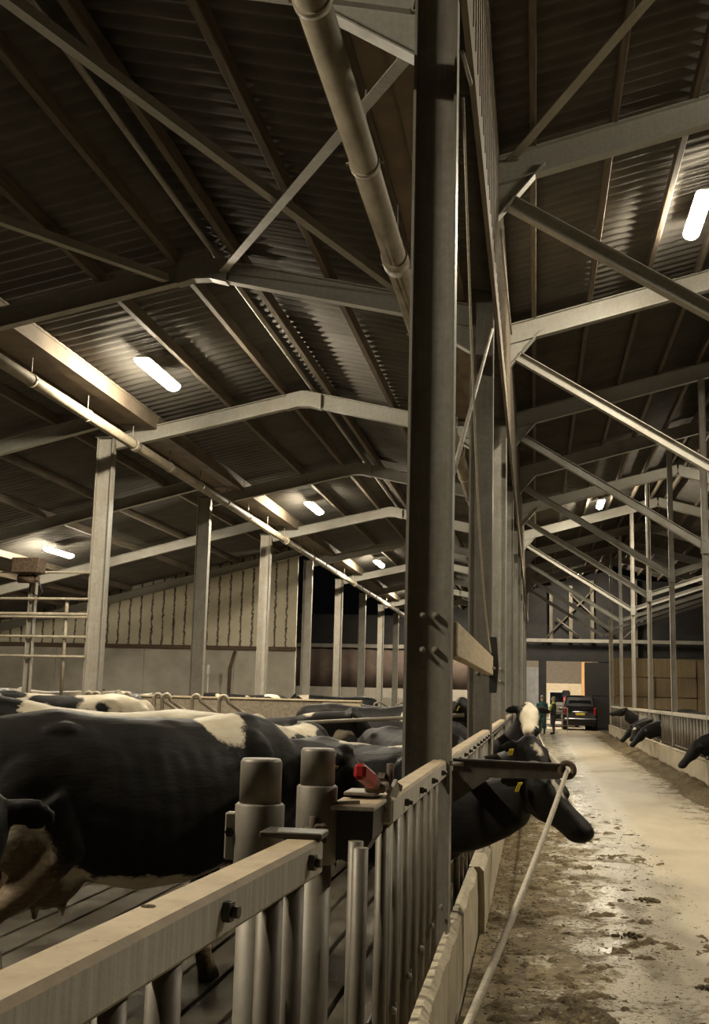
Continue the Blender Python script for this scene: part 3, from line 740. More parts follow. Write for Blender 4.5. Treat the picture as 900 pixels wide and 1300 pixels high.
    sm = o.modifiers.new('s', 'SMOOTH'); sm.factor = .5; sm.iterations = max(3, int(.09 / vox))
    dg = bpy.context.evaluated_depsgraph_get(); out = bpy.data.meshes.new_from_object(o.evaluated_get(dg))
    bpy.data.objects.remove(o); bpy.data.meshes.remove(me)
    n_ = len(out.vertices); co_ = [v.co.copy() for v in out.vertices]; nr_ = [v.normal.copy() for v in out.vertices]
    for v, c_, q_ in zip(out.vertices, co_, nr_):
        d_ = .012 * mnoise.noise(c_ * 3.1 + V((seed, 0, 0))) + .004 * mnoise.noise(c_ * 11)
        if -.2 < c_.x < .55 and .72 < c_.z < 1.25: d_ += .0012 * math.sin(c_.x * 62 + c_.z * 9)
        v.co = c_ + q_ * d_
    out.name = 'cow'; out.polygons.foreach_set('use_smooth', [True] * len(out.polygons))
    out.materials.clear(); out.materials.append(M['coat'])
    return out, dict(poll=poll, hd=hd, side=side, up=up, L=L)

def paint(me, patches, dirt):
    n = len(me.vertices); co = np.empty(n * 3, 'f'); me.vertices.foreach_get('co', co); co = co.reshape(-1, 3)
    w = np.full(n, -1.0, 'f')
    for c, rad in patches:
        c = np.array(c, 'f'); rad = np.array(rad if isinstance(rad, (tuple, list)) else (rad,) * 3, 'f')
        d = np.sqrt((((co - c) / rad) ** 2).sum(1)); w = np.maximum(w, (1 - d) * float(rad.min()))
    di = np.zeros(n, 'f')
    for c, rad in dirt:
        c = np.array(c, 'f'); rad = np.array(rad if isinstance(rad, (tuple, list)) else (rad,) * 3, 'f')
        d = np.sqrt((((co - c) / rad) ** 2).sum(1)); di = np.maximum(di, np.clip((1.25 - d) * 1.2, 0, 1))
    ho = np.clip((.085 - co[:, 2]) / .03 + .3, 0, 1).astype('f')
    for nm, arr in (('white', w), ('dirt', di), ('hoof', ho)):
        a = me.attributes.new(nm, 'FLOAT', 'POINT'); a.data.foreach_set('value', arr)

DIRT = [((-.62, .2, .55), (.25, .25, .38)), ((-.62, -.2, .55), (.25, .25, .38)), ((-.4, 0, .6), (.28, .24, .16)), ((.66, 0, .2), (.2, .3, .2))]
def dress(o, info, tags=True):
    """eyes, nostrils and ear tags as parts"""
    P, hd, sd, up, L = info['poll'], info['hd'], info['side'], info['up'], info['L']
    for s in (-1, 1):
        b = MB(); b.ell(P + hd * (.125 * L) + sd * (s * .108) + up * .03, (.021, .017, .02), n=10); b.build('eye', M['eye'], o)
        b = MB(); b.ell(P + hd * (.53 * L) + sd * (s * .04) + up * .005, (.012, .016, .012), n=8); b.build('nostril', M['eye'], o)
        if not tags: continue
        e = P + sd * (s * .19) - hd * .0 - up * .03
        f = (up * .25 + hd * .6 + sd * s * .2).normalized()
        b = MB(); rot = Matrix((sd, f, sd.cross(f))).transposed(); b.cbox(e - up * .03 + f * .035, (.055, .006, .065), .002, rot=rot); b.cbox(e - up * .0 + f * .035, (.022, .006, .02), .002, rot=rot); b.build('ear_tag', M['yellow'], o)
def cow(label, loc, rz, scale=1.0, poll=None, muzzle=None, vox=.024, patches=(), dirt=DIRT, thr=2.0, seed=0, legs=0.0, world=False, group='dairy cows', roll=0.0, low=False, tags=True, sweep=.12, via=None):
    mat = Matrix.Translation(V(loc)) @ Matrix.Rotation(rz, 4, 'Z') @ Matrix.Scale(scale, 4)
    if world:
        inv = mat.inverted(); poll = inv @ V(poll); muzzle = inv @ V(muzzle); via = inv @ V(via) if via else None
    poll = poll or (1.42, 0, 1.48); muzzle = muzzle or (1.80, 0, 1.14)
    me, info = cow_mesh(poll, muzzle, vox, seed, legs, roll, low, sweep, via)
    pt = []
    for p in patches:
        if p[0] == 'h': pt.append((info['poll'] + info['hd'] * p[1] + info['side'] * p[2] + info['up'] * p[3], p[4]))
        else: pt.append(p)
    paint(me, pt, dirt)
    o = bpy.data.objects.new('cow', me); COL.objects.link(o); o.location = loc; o.rotation_euler = (0, 0, rz); o.scale = (scale,) * 3
    dress(o, info, tags); o['coat_seed'] = float(seed) * 3.17; o['coat_threshold'] = float(thr)
    return tag(o, label, 'cow', group)

R = math.radians
# big near cow
cow('big black cow filling the left foreground, white patch on the withers', (-2.28, 6.19, 0), R(46.0), 1.085, (-1.24, 7.28, 1.28), (-.98, 7.30, .88), .015,
    patches=[((.50, -.08, 1.45), (.13, .27, .24)), ((.05, -.1, .50), (.55, .3, .16)), ((.45, -.1, .55), (.25, .2, .13)), ((.66, -.15, .28), (.12, .12, .20)), ((.66, .15, .28), (.12, .12, .20)), ((-.4, 0, .62), (.28, .2, .2)), ((-.6, -.18, .75), (.17, .17, .30)), ((-.64, -.16, .4), (.17, .17, .3))],
    dirt=[((-.58, -.18, .62), (.26, .24, .40)), ((-.4, 0, .58), (.35, .26, .16)), ((.1, -.1, .50), (.6, .3, .08)), ((-.62, .2, .55), (.25, .25, .38)), ((.66, 0, .1), (.2, .3, .16))], world=True, seed=1, legs=.5, low=True)
# head at the left edge
cow('black cow at the left edge, only its head and ear in view', (-3.12, 4.05, 0), R(-20), .98, (-2.04, 4.02, 1.235), (-2.00, 3.68, .90), .02, world=True, seed=2, tags=False)
# through the near fence, head in the alley
cow('black cow with its head through the fence under the steel bracket, white blaze', (-1.24, 8.12, 0), R(-38), .95, (-.02, 7.12, 1.225), (.275, 7.0, .925), .016, sweep=.55, via=(-.46, 7.42, .975),
    patches=[('h', .16, .0, .075, (.075, .05, .085)), ('h', .50, .04, .06, (.026, .026, .026)), ((.6, .1, 1.43), (.3, .2, .1)), ((-.1, .1, 1.42), (.2, .16, .1))], world=True, seed=3, low=True)
cow('second black cow feeding through the left fence, white mark on its forehead', (-1.24, 11.30, 0), R(-52), .95, (-.06, 10.0, 1.29), (.20, 9.72, .92), .022, sweep=.5, via=(-.45, 10.36, .985),
    patches=[('h', .12, -.02, .08, (.09, .04, .05))], world=True, seed=4, low=True)
cow('white-faced black cow looking towards the camera over the left fence', (-1.75, 14.3, 0), R(-4), .97, (-.09, 14.15, 1.56), (-.05, 13.76, 1.30), .022, tags=False, low=True, via=(-.46, 14.2, .99),
    patches=[('h', .24, 0, .0, (.115, .42, .24))], world=True, seed=5)
# cows standing behind the gate posts
cow('cow with a cream neck and poll standing beyond the gate posts, facing left', (-2.42, 11.4, 0), R(264), .96, (-2.47, 10.0, 1.40), (-2.77, 9.71, 1.06), .022,
    patches=[((1.25, 0, 1.4), (.48, .3, .30)), ((.75, 0, 1.45), (.4, .30, .2)), ((.1, .1, 1.42), (.4, .25, .12))], world=True, seed=6)
cow('long white-backed cow just behind the big black cow', (-3.35, 9.25, 0), R(180), 1.06, None, None, .028, patches=[((.2, 0, 1.45), (.75, .4, .25)), ((-.6, 0, 1.4), (.3, .4, .3))], seed=7)
cow('black cow with a pale hip patch behind the cream-necked cow', (-3.5, 13.0, 0), R(12), .98, None, None, .03, patches=[((-.35, 0, 1.44), (.2, .2, .12))], thr=.62, seed=8)
cow('dark cow standing beside the end of the low board wall, small white flank marks', (-2.55, 16.6, 0), R(-8), 1.07, None, None, .03, patches=[((.3, -.33, 1.1), (.2, .12, .16)), ((.75, -.2, 1.25), (.12, .14, .16))], seed=9)
# herd on the far left: copies of one animal
pa = cow('black and white cow in the far-left group, nearest the big cow', (-5.9, 10.4, 0), R(-12), 1.0, (1.45, .1, 1.38), (1.80, .2, 1.02), .03, thr=.54, seed=10, group='herd on the left')
spots = [(-5.35, 12.75, -172, .50, 'patched cow in the left herd just behind the nearest one, head left'), (-8.6, 12.6, 160, .55, 'cow at the left edge of view in the herd, before the first post'), (-9.3, 15.2, -20, .46, 'cow in the left herd standing before the first post, left of it'),
         (-9.3, 18.9, 200, .5, 'patched cow in the left herd beneath the pipe rails'), (-9.6, 21.2, 10, .45, 'cow in the left herd standing right behind the first post'), (-8.6, 24.5, 150, .56, 'dark cow far back on the left, under the concrete wall'),
         (-12.0, 22.6, 60, .48, 'patched cow far back on the left under the pipe rails'), (-6.9, 27.5, 185, .57, 'cow showing only its back beyond the cubicle hoops'), (-5.3, 31.8, 175, .6, 'cow showing only its back beyond the low board wall, between posts'),
         (-3.5, 26.0, 10, .58, 'cow far behind the lighter end of the low board wall'), (-2.2, 22.6, 95, .56, 'cow seen end on just left of the foreground column, far back'), (-2.4, 19.4, 35, .5, 'patched cow between the foreground and second columns')]
for i, (x, y, a, th, l) in enumerate(spots):
    c = dup(pa); c.location = (x, y, .18 if x < -4.6 else 0); c.rotation_euler = (0, 0, R(a)); c['coat_seed'] = 40.0 + i * 5.3; c['coat_threshold'] = th; c['label'] = l
# feeding across the alley
pr_ = cow('black cow feeding at the right edge, nearest across the alley', (4.72, 23.6, 0), R(180), .97, (1.60, .0, .88), (1.92, .12, .47), .03, low=True, via=(1.17, 0, 1.00), thr=.78, seed=12, tags=False, group='cows feeding across the alley', patches=[((1.8, 0, .42), (.05, .05, .05))])
pr2 = cow('x', (4.55, 35.2, 0), R(184), .97, (1.60, .0, .96), (1.80, .26, .56), .03, low=True, via=(1.17, 0, 1.02), thr=.7, seed=14, tags=False, group='cows feeding across the alley', patches=[('h', .14, 0, .07, (.05, .05, .05))])
pu = cow('black cow across the alley with its head raised and stretched left', (4.62, 40.0, 0), R(176), 1.0, (1.58, 0, 1.36), (2.04, -.1, 1.22), .03, low=True, via=(1.10, 0, .99), thr=.78, seed=13, tags=False, group='cows feeding across the alley', patches=[((1.72, 0, 1.46), (.12, .05, .05))])
for i, (y, a, l) in enumerate(((33.0, 172, 'black cow eating beside the right fence, foremost of the group of four'), (35.2, 184, 'black cow eating in the right-hand group, head turned to the camera, second'), (36.8, 178, 'black cow eating lowest in the right-hand group, under the raised head'))):
    c = dup(pr2 if i == 1 else pr_) if i != 1 else pr2; c.location = (4.55, y, 0); c.rotation_euler = (0, 0, R(a)); c['coat_seed'] = 80 + i * 2.7; c['coat_threshold'] = (.74, .70, .73)[i]; c['label'] = l

# ------------------------------------------------------------------ cubicle wall, hoops and pipe rails
r = empty('board_wall', (-4.3, 17.8, 0), 'low board wall in front of the hoops with a lighter board at its end', 'partition')
b = MB(); b.cbox((-.55, 0, .80), (3.0, .08, 1.52), .006); b.build('boards', M['osb'], r)
b = MB(); b.cbox((1.27, 0, .80), (.62, .085, 1.52), .006); b.build('end_board', M['pale_timber'], r)
b = MB(); b.cbox((-.24, 0, 1.575), (3.66, .11, .03), .006); b.build('capping', M['pale_timber'], r)
for i, xx in enumerate((-6.15, -5.82, -5.48, -5.12, -4.80, -4.50, -4.30, -6.4)):
    y = 15.2 + .35 * (i % 3)
    pts = []
    for t in range(13):
        a = PI * t / 12
        pts.append(V((.0 + .06 - .06 * math.cos(a), 0, 1.54 + .08 * math.sin(a))))
    pts = [V((0, 0, .1)), V((0, 0, 1.0))] + pts + [V((.42, .25, 1.30)), V((.75, .5, 1.05)), V((.8, .55, .1))]
    b = MB(); b.tube(pts, .028, 10); o = b.build('cubicle_hoop', M['pipe']); o.location = (xx, y, 0)
    tag(o, f'bent steel cubicle hoop poking up behind the big cow, {ORD[i]}' + (' from the left post' if i < 7 else ', tight by the left post'), 'hoop', 'cubicle hoops')
for i, xx in enumerate((-6.6, -6.0, -5.4, -4.8, -4.2, -3.6)):
    b = MB(); b.tube([(0, 0, .1), (0, 0, 1.3), (.05, 0, 1.45), (.18, 0, 1.5), (.5, .1, 1.3), (.55, .1, .1)], .028, 8); o = b.build('cubicle_hoop', M['steel_dirty']); o.location = (xx, 29.5, 0)
    tag(o, f'far cubicle hoop beyond the low board wall, {ORD[i]} from the left', 'hoop', 'far cubicle hoops')
r = empty('pipe_railing', (-9.2, 18.0, 0), 'tall pipe railing left of the first post with four horizontal tubes', 'railing')
for z, rad in ((3.60, .024), (3.15, .024), (2.89, .030), (2.84, .022), (2.51, .024), (2.18, .024)):
    b = MB(); b.tube([(-3.0, 0, z), (1.75, 0, z + .01)], rad, 10); b.build('rail', M['pipe'], r)
for xx in (.72, -2.2):
    b = MB(); b.ibeam((xx, .06, 0), (xx, .06, 3.45), (1, 0, 0), .12, .10, .01, .008); b.build('upright', M['steel'], r)
b = MB(); b.tube([(1.35, .05, 1.5), (1.35, .05, 3.15)], .03, 10); b.build('upright', M['pipe'], r)
r = empty('drive_unit', (-8.50, 17.86, 3.62), 'dark metal box with a red motor on top of the pipe railing', 'machine')
b = MB(); b.cbox((0, 0, .08), (.50, .3, .26), .015); b.build('box', M['rust'], r)
b = MB(); b.tube([(-.16, 0, -.14), (.14, 0, -.14)], .075, 14); b.cbox((0, 0, -.05), (.2, .14, .06), .01); b.tube([(.1, 0, -.14), (.2, 0, -.14)], .05, 12); b.build('motor', M['red_rust'] if 'red_rust' in M else M['rust'], r)
b = MB(); b.tube([(.2, 0, -.18), (.28, 0, -.36), (.2, 0, -.44), (.1, 0, -.38)], .012, 8); b.build('cable', M['black'], r)
b = MB(); b.tube([(-9.9, yw - .1, .0), (-9.9, yw - .12, 2.4), (-9.75, yw - .1, 2.98)], .05, 10); tag(b.build('downpipe', M['rust']), 'dark rusty downpipe on the back concrete wall', 'pipe')
b = MB(); b.tube([(0, 0, 0), (0, 0, .95)], .02, 10); b.tube([(0, 0, .95), (0, 0, 1.0), (0, 0, 1.28), (0, 0, 1.3)], [.03, .06, .06, .03], 12); o = b.build('marker_pole', M['plastic_white']); o.location = (-10.4, 35.3, 1.2); tag(o, 'small white marker on a thin pole before the back wall', 'marker')
b = MB(); b.bb((-11.1, 35.2, 0), (-9.7, 35.8, 1.2)); tag(b.build('concrete_block', M['concrete_wall']), 'low concrete block at the foot of the back wall', 'block')
# pale rail pipes behind the gate posts
tubebar('fence_pipe', (-2.6, 12.4, 1.36), (-.75, 12.15, 1.50), .022, 'pale pipe rail between gate posts and foreground column', 'pipe', 'rail')
# end wall rails and braces
for nm, p0, p1, s, l in (('end_rail', (-18.6, Y1 - .12, 4.45), (-.8, Y1 - .12, 4.45), .22, 'pale rail across the far end above the brown curtain'), ('end_rail', (-.5, Y1 - .3, 4.95), (9.6, Y1 - .3, 4.95), .20, 'pale rail across the far end above the drive-through door')):
    b = MB(); c = (V(p0) + V(p1)) / 2; b.cbox((0, 0, 0), ((V(p1) - V(p0)).length, .10, s), .01); o = b.build(nm, M['steel']); o.location = c; tag(o, l, 'rail')
for i, (a, c2, l) in enumerate((((.6, 5.1), (3.4, 8.0), 'diagonal brace left of the door peak'), ((2.0, 7.6), (4.6, 5.1), 'diagonal brace falling to the right over the door'), ((4.9, 5.1), (6.8, 6.9), 'diagonal brace right of the door peak'), ((1.2, 6.2), (2.6, 5.1), 'short lower diagonal brace over the door'))):
    tubebar('wall_brace', (a[0], Y1 - .25, a[1]), (c2[0], Y1 - .25, c2[1]), .05, 'far end wall, ' + l, 'steel_dirty')
for i, xx in enumerate((.9, 2.0, 3.2, 5.6, 9.4)):
    b = MB(); b.ibeam((0, 0, 0), (0, 0, zR(xx) - (4.95 if i < 3 else 0)), (1, 0, 0), .2, .14); o = b.build('wall_post', M['steel_dirty']); o.location = (xx, Y1 - .22, 4.95 if i < 3 else 0); tag(o, f'upright steel post of the far end wall, {ORD[i]} from its left', 'post', 'posts of the far end wall')

# ------------------------------------------------------------------ feed on the floor
def feed_patch(name, x0, x1, y0, y1, step, fn, label):
    nx = int((x1 - x0) / step) + 1; ny = int((y1 - y0) / (step * 1.3)) + 1; vs = []; fs = []
    for j in range(ny):
        for i in range(nx):
            x = x0 + (x1 - x0) * i / (nx - 1); y = y0 + (y1 - y0) * j / (ny - 1)
            vs.append((x + .3 * step * math.sin(j * 7.1 + i * 3.3), y, fn(x, y)))
    for j in range(ny - 1):
        for i in range(nx - 1):
            q = (j * nx + i, j * nx + i + 1, (j + 1) * nx + i + 1, (j + 1) * nx + i)
            if max(vs[k][2] for k in q) > 0: fs.append(q)
    me = bpy.data.meshes.new(name); me.from_pydata(vs, [], fs); me.update(); me.materials.append(M['feed'])
    bm = bmesh.new(); bm.from_mesh(me); bmesh.ops.delete(bm, geom=[v for v in bm.verts if not v.link_faces], context='VERTS'); bm.to_mesh(me); bm.free()
    me.polygons.foreach_set('use_smooth', [True] * len(me.polygons))
    o = bpy.data.objects.new(name, me); COL.objects.link(o); return tag(o, label, 'feed', kind='stuff')
def fn_left(x, y):
    n = mnoise.fractal(V((x * 2.2, y * 1.6, 3.1)), 1.0, 2.1, 6); f = mnoise.noise(V((x * 26, y * 22, 0))) + .6 * mnoise.noise(V((x * 60, y * 55, 4)))
    w = .40 - .42 * max(0, (x + .1))
    n2 = mnoise.fractal(V((x * 9, y * 7, 1.7)), 1.0, 2.1, 4)
    h = (n * .7 + n2 * .9 + w - .48) * .05
    return min(h, .032) + .016 * f - .005
feed_patch('silage_feed', -.40, 1.35, 3.5, 20, .022, fn_left, 'trampled silage scattered over the alley floor along the left fence')
def fn_right(x, y):
    n = mnoise.fractal(V((x * 1.6, y * .9, 9.1)), 1.0, 2.1, 5); f = mnoise.noise(V((x * 14, y * 12, 0))) + .5 * mnoise.noise(V((x * 40, y * 30, 0)))
    c = math.exp(-((x - 3.12) / .34) ** 2) * (.15 + .16 * n)
    return c - .035 + .03 * f * (1 if c > .03 else .3)
feed_patch('silage_feed', 2.1, 3.40, 15, 53, .045, fn_right, 'long heap of silage lying along the fence across the alley')
# loose stalks and crumbs
b = MB(); rnd = random.Random(5)
for i in range(2400):
    y = 3.6 + 14 * rnd.random() ** 1.5; x = -.36 + 1.7 * rnd.random() ** 2.2
    a = rnd.uniform(0, PI); l = rnd.uniform(.006, .028); w = rnd.uniform(.002, .005)
    d = V((math.cos(a), math.sin(a), rnd.uniform(-.1, .25))) * l; p = V((x, y, .006 + rnd.random() * .01))
    b.bar(p - d * .5, p + d * .5, w, w * .8)
for i in range(900):
    y = 3.6 + 12 * rnd.random() ** 1.4; x = -.36 + 1.75 * rnd.random() ** 1.9; q = .003 + .012 * rnd.random() ** 3
    b.ell((x, y, q * .2), (q * rnd.uniform(.8, 2.4), q * rnd.uniform(.5, 1.2), q * rnd.uniform(.25, .5)), rot=Matrix.Rotation(rnd.uniform(0, 3), 3, 'Z'), n=6)
tag(b.build('loose_stalks', M['feed']), 'loose stalks and crumbs strewn on the alley floor', 'stalks', kind='stuff')
def clump(x, y, s, seed, label):
    b = MB(); rnd = random.Random(seed)
    for i in range(26):
        a = rnd.uniform(0, 2 * PI); r_ = s * rnd.random() ** .7; h = (s * .55) * (1 - r_ / s)
        b.ell((math.cos(a) * r_ * 1.5, math.sin(a) * r_, h * .5 + .004), (rnd.uniform(.15, .32) * s, rnd.uniform(.1, .25) * s, rnd.uniform(.12, .25) * s), rot=Matrix.Rotation(rnd.uniform(0, 3), 3, 'Z'), n=7)
    o = b.build('feed_clump', M['feed']); o.location = (x, y, 0); return tag(o, label, 'clump', 'clumps of feed on the floor')
clump(.67, 8.75, .075, 1, 'dark clump of feed alone on the shiny floor, pointed top')
clump(1.03, 7.35, .055, 2, 'small dark clump of feed near the right edge of the floor')
clump(.42, 5.75, .06, 3, 'dark clump of feed at the bottom of the shiny floor')
clump(.95, 10.3, .08, 4, 'flat brown clump of feed beyond the pointed one')

# ------------------------------------------------------------------ straw bales
n = 0
for row in range(4):
    for c in range(6):
        n += 1
        b = MB(); rnd = random.Random(n)
        bx = .98; bz = .93
        b.cbox((0, 0, bz / 2), (bx - .012, 2.2, bz - .01), .04)
        o = b.build('straw_bale', M['bale'])
        for v in o.data.vertices: v.co += V((rnd.uniform(-.02, .02), rnd.uniform(-.03, .03), rnd.uniform(-.015, .015)))
        for s in (-.33, 0, .33):
            b2 = MB(); b2.tube([(s, -1.115, .03), (s, -1.115, bz - .03)], .008, 6); b2.build('twine', M['rope'], o)
        o.location = (4.22 + c * bx, 57.4 + rnd.uniform(-.05, .05), row * bz)
        tag(o, f'straw bale stacked behind the right fence, {ORD[row]} layer up, {ORD[c]} from door', 'bale', 'stacked straw bales')
# boarded end of the right fence
r = empty('fence_end', (3.48, 54.0, 0), 'pale wooden end post and board closing the fence before the straw', 'fence end')
b = MB(); b.cbox((0, 0, 2.7), (.16, .16, 5.4), .01); b.build('post', M['pale_timber'], r)
b = MB(); b.cbox((.18, .02, 1.0), (.36, .05, 1.0), .008); b.build('board', M['pale_timber'], r)
b = MB(); b.prism([(-.02, 0), (.55, 0), (.40, .55), (-.02, .55)], 'y', -.1, .1); b.build('foot_block', M['kerb'], r)

# ------------------------------------------------------------------ people
def person(label, loc, rz, top, trousers, scale, pose, vest=None):
    """+y is forward. one continuous body, clothes by region of the body"""
    b = MB()
    def tor(z, hw, hd, y=0): return [V((hw * math.cos(a), y + hd * math.sin(a), z)) for a in [2 * PI * k / 20 for k in range(20)]]
    b.ring_loft([tor(.86, .15, .11), tor(.96, .17, .12), tor(1.08, .155, .11), tor(1.22, .175, .12), tor(1.36, .19, .12), tor(1.45, .15, .095), tor(1.50, .07, .065), tor(1.58, .055, .06)])
    b.ell((0, .015, 1.665), (.078, .098, .118), n=16)
    b.ell((0, .115, 1.645), (.014, .02, .02), n=8)
    for s in (-1, 1):
        st = pose['stride'] * s
        b.tube([(s * .09, 0, .92), (s * .10, st * .3 + .01, .50), (s * .105, st * .5 - .02, .10)], [.095, .068, .05], 14)
        b.ell((s * .11, st * .5 + .05, .045), (.048, .135, .045), n=12)
        a = pose['arms'][0 if s < 0 else 1]
        sh = V((s * .20, 0, 1.41)); el = V((s * .25, a[0], 1.14)); ha = V((s * a[1], a[2], a[3]))
        b.tube([sh, el, ha], [.058, .046, .032], 12)
        b.ell((s * .085, .0, 1.66), (.012, .022, .032), n=8)
    me = bpy.data.meshes.new('tmp'); me.from_pydata(b.v, [], b.f); me.update()
    bm = bmesh.new(); bm.from_mesh(me); bmesh.ops.recalc_face_normals(bm, faces=bm.faces); bm.to_mesh(me); bm.free()
    o = bpy.data.objects.new('tmp', me); COL.objects.link(o)
    q = o.modifiers.new('r', 'REMESH'); q.mode = 'VOXEL'; q.voxel_size = .014
    q = o.modifiers.new('s', 'SMOOTH'); q.factor = .5; q.iterations = 3
    out = bpy.data.meshes.new_from_object(o.evaluated_get(bpy.context.evaluated_depsgraph_get())); bpy.data.objects.remove(o)
    out.materials.clear()
    skin = M['skin']; boots = M['black']
    for m in (skin, M[top], M[trousers], boots): out.materials.append(m)
    for p in out.polygons:
        z = p.center.z; p.use_smooth = True
        p.material_index = 3 if z < .13 else 2 if z < .93 and abs(p.center.x) < .21 else 1 if z < 1.52 else 0
    o = bpy.data.objects.new('person', out); COL.objects.link(o); o.location = loc; o.rotation_euler = (0, 0, rz); o.scale = (scale,) * 3
    tag(o, label, 'person')
    for s in (-1, 1):
        a = pose['arms'][0 if s < 0 else 1]; ha = V((s * a[1], a[2], a[3])); el = V((s * .25, a[0], 1.14)); d = (ha - el).normalized()
        b = MB(); b.ell(ha + d * .045, (.036, .022, .05), n=10)
        for k in range(4):
            q = ha + d * .08 + V((0, (k - 1.5) * .017, 0)); L = (.062, .075, .07, .052)[k]
            b.tube([q, q + d * L * .5, q + d * L + V((-s * .012, .012, 0))], [.010, .009, .007], 8)
        t = ha + d * .03 + V((0, .035, 0)); b.tube([t, t + d * .03 + V((0, .02, 0)), t + d * .06 + V((0, .022, 0))], [.011, .010, .008], 8)
        b.build('hand', skin, o)
        b = MB(); b.ell((s * .032, .108, 1.68), (.012, .008, .009), n=8); b.build('eye', M['eye'], o)
    b = MB(); b.ell((0, .108, 1.605), (.026, .008, .007), n=8); b.build('mouth', M['lip'], o)
    b = MB(); b.ell((0, -.012, 1.70), (.086, .100, .095), n=14); b.build('hair', M['hair'], o)
    if vest:
        b = MB(); rr = []
        for z, hw, hd in ((.90, .150, .135), (1.08, .135, .13), (1.25, .15, .138), (1.38, .155, .135), (1.45, .12, .11)): rr.append([q + V((-.045, -.012, 0)) for q in tor(z, hw, hd)])
        b.ring_loft(rr); b.build('vest', M[vest], o)
    return o
M['skin'] = simple('skin', (.42, .27, .19), (.50, .33, .24), 10, .5, 0, .05)
M['lip'] = simple('lips', (.35, .15, .12), (.4, .18, .14), 10, .5, 0, 0)
M['hair'] = simple('grey_hair', (.16, .13, .10), (.26, .22, .17), 30, .7, 0, .3)
M['teal'] = simple('teal_overall', (.018, .065, .065), (.03, .09, .088), 12, .8, 0, .2)
M['navy'] = simple('dark_trousers', (.035, .034, .036), (.06, .055, .05), 12, .8, 0, .2)
M['hivis'] = simple('hivis_yellow', (.50, .62, .05), (.62, .74, .08), 12, .7, 0, .1)
M['dark_jacket'] = simple('dark_jacket', (.02, .02, .022), (.035, .033, .033), 12, .8, 0, .2)
person('person in a dark teal overall standing with back to the camera', (.32, 55.3, 0), R(8), 'teal', 'teal', 1.03, dict(stride=.04, arms=((.05, .18, .22, 1.12), (.03, .24, .12, .95))))
person('person in a dark jacket with bright yellow sleeves, turned to the car', (.86, 55.7, 0), R(62), 'hivis', 'navy', 1.0, dict(stride=.10, arms=((.06, .27, .12, .92), (.0, .27, .10, .92))), vest='dark_jacket')

# ------------------------------------------------------------------ car in the doorway, seen from behind
M['paint'] = simple('dark_car_paint', (.010, .009, .010), (.013, .012, .013), 5, .22, .2, 0)
M['glass'] = simple('car_glass', (.006, .006, .007), (.008, .008, .009), 5, .06, 0, 0)
M['redlens'] = simple('red_lens', (.30, .01, .012), (.36, .015, .015), 10, .2, 0, 0)
M['chrome'] = simple('chrome', (.6, .6, .58), (.65, .65, .62), 10, .15, 1, 0)
r = empty('car', (2.42, 63.6, 0), 'dark van-shaped car parked in the doorway, rear towards the camera', 'car')
prof = [(.25, .0), (.25, -.02), (.55, -.05), (.95, -.02), (1.30, .10), (1.78, .38), (1.88, .60), (1.90, 1.8), (1.80, 2.6), (1.25, 3.4), (1.05, 4.2), (.8, 4.45), (.25, 4.45)]
rings = []
for xx, f in ((-.93, .0), (-.90, .04), (-.80, .9), (0, 1.0), (.80, .9), (.90, .04), (.93, .0)):
    rg = []
    for z, y in prof:
        zz = z; yy = y
        if abs(xx) > .85 and z > 1.0: zz = 1.0 + (z - 1.0) * .93; 
        rg.append(V((xx * (1 - .20 * max(0, (z - 1.0)) / .9 * (abs(xx) > .1)), yy + (1 - f) * .05 * (1 if y < 2 else -1), zz)))
    rings.append(rg)
b = MB(); b.ring_loft(rings, True, False); b.build('body', M['paint'], r)
b = MB(); b.prism([(-.66, 1.08), (.66, 1.08), (.58, 1.62), (-.58, 1.62)], 'y', 0, .02); o = b.build('rear_window', M['glass'], r); o.location = (0, .02, 0)
for v in o.data.vertices: v.co.y += (v.co.z - 1.08) * .46
b = MB(); b.cbox((0, -.06, .52), (1.78, .16, .26), .04); b.build('bumper', M['paint'], r)
b = MB(); b.cbox((.0, -.075, .88), (.50, .02, .12), .005); b.build('number_plate', M['yellow'], r)
b = MB(); b.cbox((.0, -.065, .99), (.8, .02, .03), .005); b.build('plate_strip', M['chrome'], r)
for s in (-1, 1):
    b = MB(); b.cbox((s * .80, .02, 1.02), (.13, .12, .42), .03); b.build('tail_light', M['redlens'], r)
    for yy in (.75, 3.55):
        w = MB(); w.tube([(s * .70, yy, .32), (s * .73, yy, .32), (s * .90, yy, .32), (s * .925, yy, .32)], [.30, .32, .32, .29], 26); wo = w.build('wheel', M['black'], r)
        w = MB(); w.tube([(s * .91, yy, .32), (s * .935, yy, .32)], [.21, .19], 20)
        w.build('rim', M['chrome'], wo)
    b = MB(); b.cbox((s * 1.0, 2.75, 1.12), (.2, .1, .14), .03); b.build('mirror', M['paint'], r)
b = MB(); b.tube([(.12, -.01, 1.17), (.42, .01, 1.20)], .012, 8); b.build('wiper', M['black'], r)
# tube gate by the people
r = empty('tube_gate', (-.35, 58.5, 0), 'light tubular gate standing behind the two people', 'gate')
for z in (.35, .65, .95, 1.22):
    b = MB(); b.tube([(0, 0, z), (1.95, 0, z)], .024, 10); b.build('rail', M['steel'], r)
for xx in (0, .65, 1.3, 1.95):
    b = MB(); b.tube([(xx, 0, .05), (xx, 0, 1.25)], .026, 10); b.build('upright', M['steel'], r)

